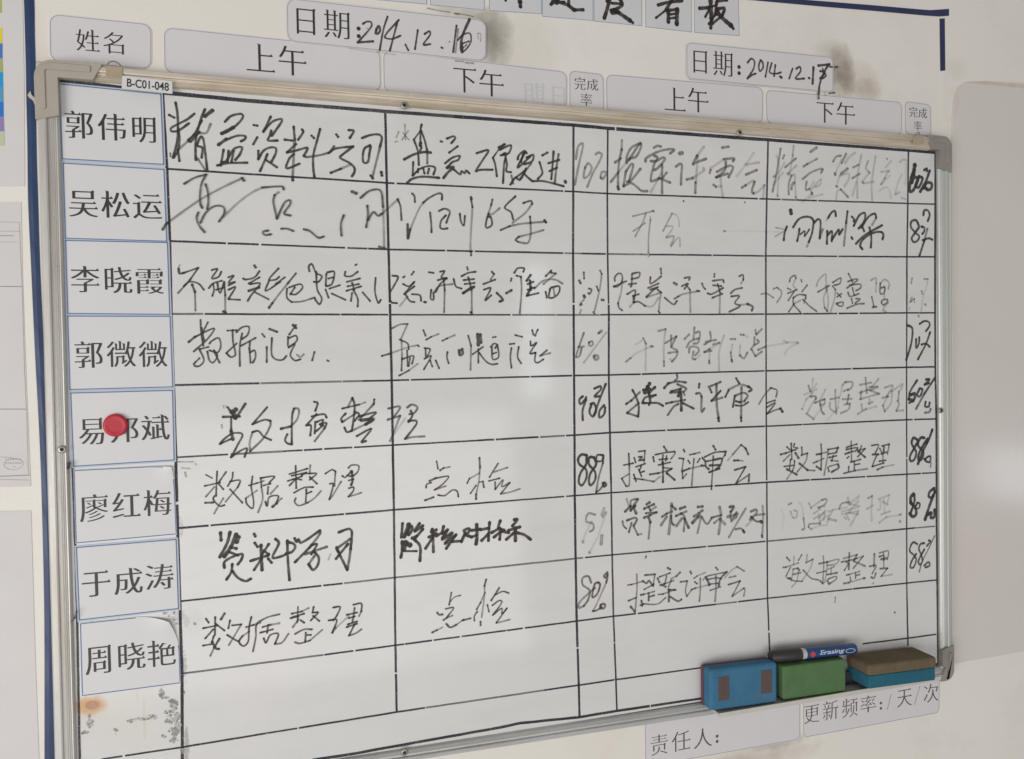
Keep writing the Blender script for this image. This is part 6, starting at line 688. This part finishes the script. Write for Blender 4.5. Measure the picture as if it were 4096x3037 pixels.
corner_cap(2, -1, 1, .026, .056, .016, M['cap_right']); corner_cap(3, 1, 1, .060, .060, .016, M['cap'])
def screw(p, y):
    x, z = p[0]*1e-4, p[1]*1e-4; V = []; F = []; n = 16
    prof = [(.0046, y+.001), (.0044, y-.0006), (.0034, y-.0013), (.0022, y-.0013)]
    for r, yy in prof: V += [(x+r*math.cos(2*PI*k/n), yy, z+r*math.sin(2*PI*k/n)) for k in range(n)]
    for j in range(3): F += [(j*n+k, j*n+(k+1) % n, (j+1)*n+(k+1) % n, (j+1)*n+k) for k in range(n)]
    o = link('screw', V, F, M['steel'], board, True)
    V = [(x+.0023*math.cos(2*PI*k/n), y-.0008, z+.0023*math.sin(2*PI*k/n)) for k in range(n)]; link('screw_recess', V, [tuple(range(n-1, -1, -1))], M['black'], o)
for i, p in enumerate(MISC['screws']): screw(p, -.0058 if i != 0 and i != 1 and i != 3 else -.0062)
# ruled lines: drawn by hand, so every line wanders, thins and is rubbed through in places
rnd = random.Random(11)
for w, P in GRID:
    P = S(P); k = Ink(); L = sum(math.dist(P[i], P[i+1]) for i in range(len(P)-1)); fine = []
    for i in range(len(P)-1):
        n = max(2, int(math.dist(P[i], P[i+1])/.012))
        for s in range(n): fine.append((P[i][0]+(P[i+1][0]-P[i][0])*s/n+rnd.uniform(-.00012, .00012), P[i][1]+(P[i+1][1]-P[i][1])*s/n+rnd.uniform(-.00012, .00012)))
    fine.append(P[-1]); i = 0; thick = w*1e-4*.85; solid = w >= 32
    while i < len(fine)-1:
        m = rnd.choice((2, 3, 5, 8, 13)) if not solid else 18; seg = fine[i:i+m+1]
        if len(seg) < 2: break
        dens = rnd.choice((1, 1, .97, .95, .85, .6 if not solid else .9))
        if len(seg) > 2 and rnd.random() < (.62 if not solid else .3):   # a rubbed gap before the next stretch
            a, b = seg[-2], seg[-1]; f = rnd.uniform(.76, .94); seg[-1] = (a[0]+(b[0]-a[0])*f, a[1]+(b[1]-a[1])*f)
        k.stroke(seg, thick*rnd.uniform(.88, 1.08), dens, .0002, .006, False, rnd)
        if rnd.random() < .25:
            q = rnd.choice(seg); k.stroke([(q[0]-.0008, q[1]+rnd.uniform(-.0012, .0012)), (q[0]+.0012, q[1]+rnd.uniform(-.001, .001))], .0009, .9, .0002, .002, True, rnd)
        i += m
    k.build('ruled_line', M['rule'], board)
for i, (k, s) in enumerate(WRITING.items()):
    if k[:4] == 'date' or k[:5] == 'title': continue
    ink_from(s, -.0056 if k[:5] == 'frame' else -.0012 if k == 'r2a' else -.0001, M['ink'], 'handwriting', board, 100+i)
# flakes of old glue and scraped film left where cards were pulled off
rnd = random.Random(23); V = []; F = []
for x, z, s in FLAKES:
    b = len(V); n = rnd.choice((5, 6, 7)); a0 = rnd.uniform(0, 6); sx = rnd.uniform(.6, 1.5); sz = rnd.uniform(.6, 1.4); yy = -.00012-rnd.random()*.00008
    V += [(x*1e-4+s*1e-4*sx*rnd.uniform(.5, 1.2)*math.cos(a0+2*PI*k/n), yy, z*1e-4+s*1e-4*sz*rnd.uniform(.5, 1.2)*math.sin(a0+2*PI*k/n)) for k in range(n)]; F.append(tuple(range(b, b+n)))
o = link('glue_residue', V, F, [simple('residue_a', (.30, .31, .30), .6, .3, 300), simple('residue_b', (.22, .215, .20), .6, .3, 300), simple('residue_c', (.46, .46, .44), .6, .2, 300)], board); o['kind'] = 'stuff'
for p in o.data.polygons: p.material_index = rnd.choice((0, 0, 1, 2, 2))
# the pen tray along the lower right edge
tr = link('pen_tray', *box(.696, 1.078, -.033, -.003, -.8125, -.8085), M['tray_light'], board)
link('tray_lip', *box(.694, 1.080, -.0345, -.0328, -.8122, -.8060), M['tray_light'], tr)
link('tray_gap_shade', *box(.70, 1.060, -.0100, -.0085, -.8085, -.789), M['gap_shade_dark'], tr)  # added dark plate standing in for the shadow in the gap between erasers
settle(board)

# ------------------------------------------------------------------ name cards in the left column
nl = ['topmost white name card in the left column, under the code sticker', 'second name card from the top, touched by the tail of a long pen stroke', 'third name card from the top of the left column', 'name card directly above the one with the red magnet', 'white name card partly covered by the red magnet', 'name card directly below the one with the red magnet, its corner lifting', 'name card second from the bottom of the column', 'bottom name card with its upper right corner curling off the board']
for i, (Q, lb) in enumerate(zip(NAME_CARDS, nl)):
    gp = 'name cards down the left column'
    if i in (5, 7):
        P = [Vector(p) for p in S(Q)]; nu, nv = 44, 30; R_, lift, pull = (.046, .0065, .013) if i == 7 else (.028, .004, .003); V = []; F = []
        def surf(u, v, P=P, R_=R_, lift=lift, pull=pull):
            top = P[0]*(1-u)+P[1]*u; bot = P[3]*(1-u)+P[2]*u; p = top*(1-v)+bot*v; d = (p-P[1]).length; y = -.0008
            if d < R_:
                f = (1-d/R_); p = p+(P[3]-P[1]).normalized()*pull*f**1.5; y -= lift*f*f
            return p, y
        for sidey in (0, 1):
            for b in range(nv+1):
                for a in range(nu+1):
                    p, y = surf(a/nu, b/nv); V.append((p.x, y+sidey*.0005, p.y))
        N = (nu+1)*(nv+1)
        for b in range(nv):
            for a in range(nu):
                q = b*(nu+1)+a; F.append((q, q+nu+1, q+nu+2, q+1)); F.append((N+q, N+q+1, N+q+nu+2, N+q+nu+1))
        edge = [a for a in range(nu+1)]+[b*(nu+1)+nu for b in range(1, nv+1)]+[nv*(nu+1)+a for a in range(nu-1, -1, -1)]+[b*(nu+1) for b in range(nv-1, 0, -1)]
        F += [(edge[j], edge[(j+1) % len(edge)], N+edge[(j+1) % len(edge)], N+edge[j]) for j in range(len(edge))]
        o = link('name_card', V, F, M['card'])
        path = [(.008, .011), (.008, .989), (.992, .989), (.992, .45)] if i == 7 else [(.008, .011), (.008, .989), (.992, .989), (.992, .2)]
        tp = [(.56, .011), (.008, .011)] if i == 7 else [(.9, .011), (.008, .011)]
        LV = []; LF = []
        for seq in (path, tp):
            pts = []
            for (a, b), (c, d) in zip(seq[:-1], seq[1:]):
                for s in range(20): pts.append((a+(c-a)*s/20, b+(d-b)*s/20))
            pts.append(seq[-1]); b0 = len(LV)
            for j, (u, v) in enumerate(pts):
                p, y = surf(u, v); pa, _ = surf(*pts[max(0, j-1)]); pb, _ = surf(*pts[min(len(pts)-1, j+1)]); t_ = (pb-pa).normalized(); nn = Vector((-t_.y, t_.x))*.0005
                LV += [(p.x+nn.x, y-.00015, p.y+nn.y), (p.x-nn.x, y-.00015, p.y-nn.y)]
                if j: q = b0+2*j; LF.append((q-2, q-1, q+1, q))
        link('border_line', LV, LF, M['blue_line'], o)
    else:
        o = card_prism('name_card', Q, .0005, -.0008, .0001, M['card'], M['blue_line'], .0011, .0006)
    tag(o, lb, 'name card', gp)
    V, F = prism(inset(S(Q), -.0016), -.00045-.00002*i, .0001)
    if i not in (5, 7): link('laminate_margin', V, F, M['laminate'], o)
    lettering(PRINT['n%d' % i], -.0010, M['print'], o, thin=.014, wide=.025, serif=1.25)

# ------------------------------------------------------------------ sticker, hooks, magnet
P = S(MISC['sticker']); V, F = prism(P, -.0094, -.0086); st = link('code_sticker', V, F, M['card']); tag(st, 'small white sticker with a black code, on the frame above the top name card', 'sticker')
cu = bpy.data.curves.new('code', 'FONT'); cu.body = 'B-C01-048'; cu.offset = .016; to = bpy.data.objects.new('code', cu); COL.objects.link(to)
ev = to.evaluated_get(bpy.context.evaluated_depsgraph_get()); me = ev.to_mesh(); gv = [(v.co.x, v.co.y) for v in me.vertices]; gf = [tuple(p.vertices) for p in me.polygons]; ev.to_mesh_clear(); bpy.data.objects.remove(to)
gx0, gx1 = min(v[0] for v in gv), max(v[0] for v in gv); gy0, gy1 = min(v[1] for v in gv), max(v[1] for v in gv); TLc, TR, BR, BL = [Vector(p) for p in P]
V = []
for x, y in gv:
    u = .10+.83*(x-gx0)/(gx1-gx0); v = 1-(.17+.66*(y-gy0)/(gy1-gy0)); p = (TLc*(1-u)+TR*u)*(1-v)+(BL*(1-u)+BR*u)*v; V.append((p.x, -.0096, p.y))
link('code', V, gf, M['print'], st)
def tube(P3, r, name, mat, parent=None, n=8):
    V = []; F = []
    for i, p in enumerate(P3):
        a = Vector(P3[max(0, i-1)]); b = Vector(P3[min(len(P3)-1, i+1)]); t_ = (b-a).normalized(); u = t_.cross(Vector((0, 1, 0))).normalized(); w = t_.cross(u)
        V += [tuple(Vector(p)+(u*math.cos(2*PI*k/n)+w*math.sin(2*PI*k/n))*r) for k in range(n)]
        if i: q = i*n; F += [(q-n+k, q-n+(k+1) % n, q+(k+1) % n, q+k) for k in range(n)]
    return link(name, V, F, mat, parent, True)
for i, lb in ((1, 'brown tape patch with a wire loop, on the frame below the leftmost header card'), (2, 'brown tape patch with a bit of wire, beside the upper right corner cap')):
    Q = S(MISC['hook%d' % i]); V, F = prism(Q, -.0096, -.0080); o = bev(link('wire_hanger', V, F, M['brown_tape']), .0006, 2); tag(o, lb, 'hanger', 'wire hangers taped to the top rail')
    C = spline(S(MISC['wire%d' % i]), .002); tube([(x, -.0090-.002*math.sin(PI*j/(len(C)-1)), z) for j, (x, z) in enumerate(C)], .0007, 'wire', M['wire'], o)
mx, mz = MISC['magnet'][0][0]*1e-4, MISC['magnet'][0][1]*1e-4
prof = [(.0122, -.0010), (.0128, -.0014), (.0130, -.0026), (.0128, -.0046), (.0120, -.0058), (.0110, -.0063), (.0100, -.0064), (.0094, -.0062), (.0060, -.0062), (.0, -.0062)]
V = []; F = []; n = 40
for r, y in prof[:-1]: V += [(mx+r*math.cos(2*PI*k/n), y, mz+r*math.sin(2*PI*k/n)) for k in range(n)]
V.append((mx, prof[-1][1], mz))
for j in range(len(prof)-2): F += [(j*n+k, j*n+(k+1) % n, (j+1)*n+(k+1) % n, (j+1)*n+k) for k in range(n)]
F += [((len(prof)-2)*n+k, (len(prof)-2)*n+(k+1) % n, len(V)-1) for k in range(n)]
o = link('magnet', V, F, M['magnet'], None, True); tag(o, 'round red plastic magnet pressed over the middle character of a name card', 'magnet')

# ------------------------------------------------------------------ erasers and marker
def slab(name, x0, x1, y0, y1, z0, z1, mat, parent, b=.003, shear=0, seg=3):
    V, F = box(x0, x1, y0, y1, z0, z1)
    if shear: V = [(x, y, z+shear*(x-x0)) for x, y, z in V]
    return bev(link(name, V, F, mat, parent), b, seg, 40)
e = empty('board_eraser', (.733, -.017, -.804)); tag(e, 'blue foam eraser with two brown magnet strips, leftmost on the tray', 'eraser', 'erasers on the pen tray')
sh = -.03
slab('foam_body', .6825, .7925, -.0300, -.0090, -.8040, -.7450, M['foam_blue'], e, .0055, sh)
slab('felt_pad', .6825, .7920, -.0100, -.0036, -.8038, -.7465, M['felt_red'], e, .002, sh)
for a, b in ((.118, .275), (.745, .905)):
    x0, x1 = .6825+.11*a, .6825+.11*b; s = slab('magnet_strip', x0, x1, -.0306, -.0290, -.7905, -.7570, M['magnet_strip'], e, .0004, 0, 1)
settle(e)
e = empty('board_eraser', (.854, -.017, -.8055)); tag(e, 'plain green foam eraser standing under the marker', 'eraser', 'erasers on the pen tray')
slab('foam_body', .8010, .9095, -.0300, -.0085, -.8045, -.7560, M['foam_green'], e, .003, -.025)
slab('felt_pad', .8015, .9090, -.0088, -.0036, -.8040, -.7565, M['foam_green'], e, .002, -.025)
settle(e)
e = empty('board_eraser', (.99, -.03, -.8045)); tag(e, 'brown felt eraser lying on its teal back, rightmost on the tray', 'eraser', 'erasers on the pen tray')
slab('teal_back', .9330, 1.0540, -.0500, -.0045, -.7990, -.7800, M['foam_teal'], e, .0015, -.03)
slab('felt_pad', .9310, 1.0560, -.0515, -.0035, -.7802, -.7630, M['felt'], e, .0045, -.03)
settle(e)
A = Vector((.7890, -.0172, -.7445)); B = Vector((.9350, -.0172, -.7507)); ax = (B-A).normalized(); Lp = (B-A).length
u_ = Vector((0, -1, 0)); w_ = ax.cross(u_).normalized(); w_ = w_ if w_.z > 0 else -w_
def lathe(prof, name, mat, parent, n=28):
    V = []; F = []
    for s, r in prof:
        c = A+ax*(s*Lp); V += [tuple(c+(u_*math.cos(2*PI*k/n)+w_*math.sin(2*PI*k/n))*r) for k in range(n)]
    for j in range(len(prof)-1): F += [(j*n+k, (j+1)*n+k, (j+1)*n+(k+1) % n, j*n+(k+1) % n) for k in range(n)]
    F.append(tuple(range(n-1, -1, -1))); F.append(tuple(range((len(prof)-1)*n, len(prof)*n)))
    return bev(link(name, V, F, mat, parent, True), .0003, 1, 50)
mk = empty('whiteboard_marker', tuple((A+B)/2)); tag(mk, 'blue marker pen with black cap lying on the green eraser', 'marker')
lathe([(0, .0068), (.008, .0080), (.325, .0089), (.338, .0086)], 'cap', M['cap_black'], mk)
lathe([(.330, .0078), (.396, .0078)], 'collar', M['barrel_white'], mk)
lathe([(.394, .0080), (.985, .0080), (1.0, .0068)], 'barrel', M['barrel_blue'], mk)
def onbarrel(s, v, r=.00812):
    a = v/r; return tuple(A+ax*(s*Lp)+(u_*math.cos(a)+w_*math.sin(a))*r)
V = [onbarrel(.455, .0005, .00835)]+[onbarrel(.455+.0043/Lp*math.cos(k*PI/9), .0005+.0043*math.sin(k*PI/9), .00835) for k in range(18)]; link('logo_disc', V, [(0, 1+k, 1+(k+1) % 18) for k in range(18)], M['logo_red'], mk)
def barrel_text(txt, s0, s1, v0, v1, off, mat, slant=.25, name='print'):
    cu = bpy.data.curves.new('t', 'FONT'); cu.body = txt; cu.offset = off; to = bpy.data.objects.new('t', cu); COL.objects.link(to)
    ev = to.evaluated_get(bpy.context.evaluated_depsgraph_get()); me = ev.to_mesh(); gv = [(v.co.x, v.co.y) for v in me.vertices]; gf = [tuple(p.vertices) for p in me.polygons]; ev.to_mesh_clear(); bpy.data.objects.remove(to)
    x0, x1 = min(v[0] for v in gv), max(v[0] for v in gv); y0, y1 = min(v[1] for v in gv), max(v[1] for v in gv)
    link(name, [onbarrel(s0+(s1-s0)*(x+slant*(y-y0)-x0)/(x1-x0), v0+(v1-v0)*(y-y0)/(y1-y0), .0083) for x, y in gv], gf, mat, mk)
barrel_text('Erasing', .530, .815, -.0030, .0052, .022, M['logo_white'])
el = [(.905+.060*math.cos(k*PI/12), .0005+.0034*math.sin(k*PI/12)) for k in range(25)]
V = []; F = []
for i, (s, v) in enumerate(el):
    V += [onbarrel(s, v, .0083), onbarrel(.905+(s-.905)*.86, .0005+(v-.0005)*.76, .0083)]
    if i: q = 2*i; F.append((q-2, q-1, q+1, q))
link('logo_oval', V, F, M['logo_white'], mk)
settle(mk)
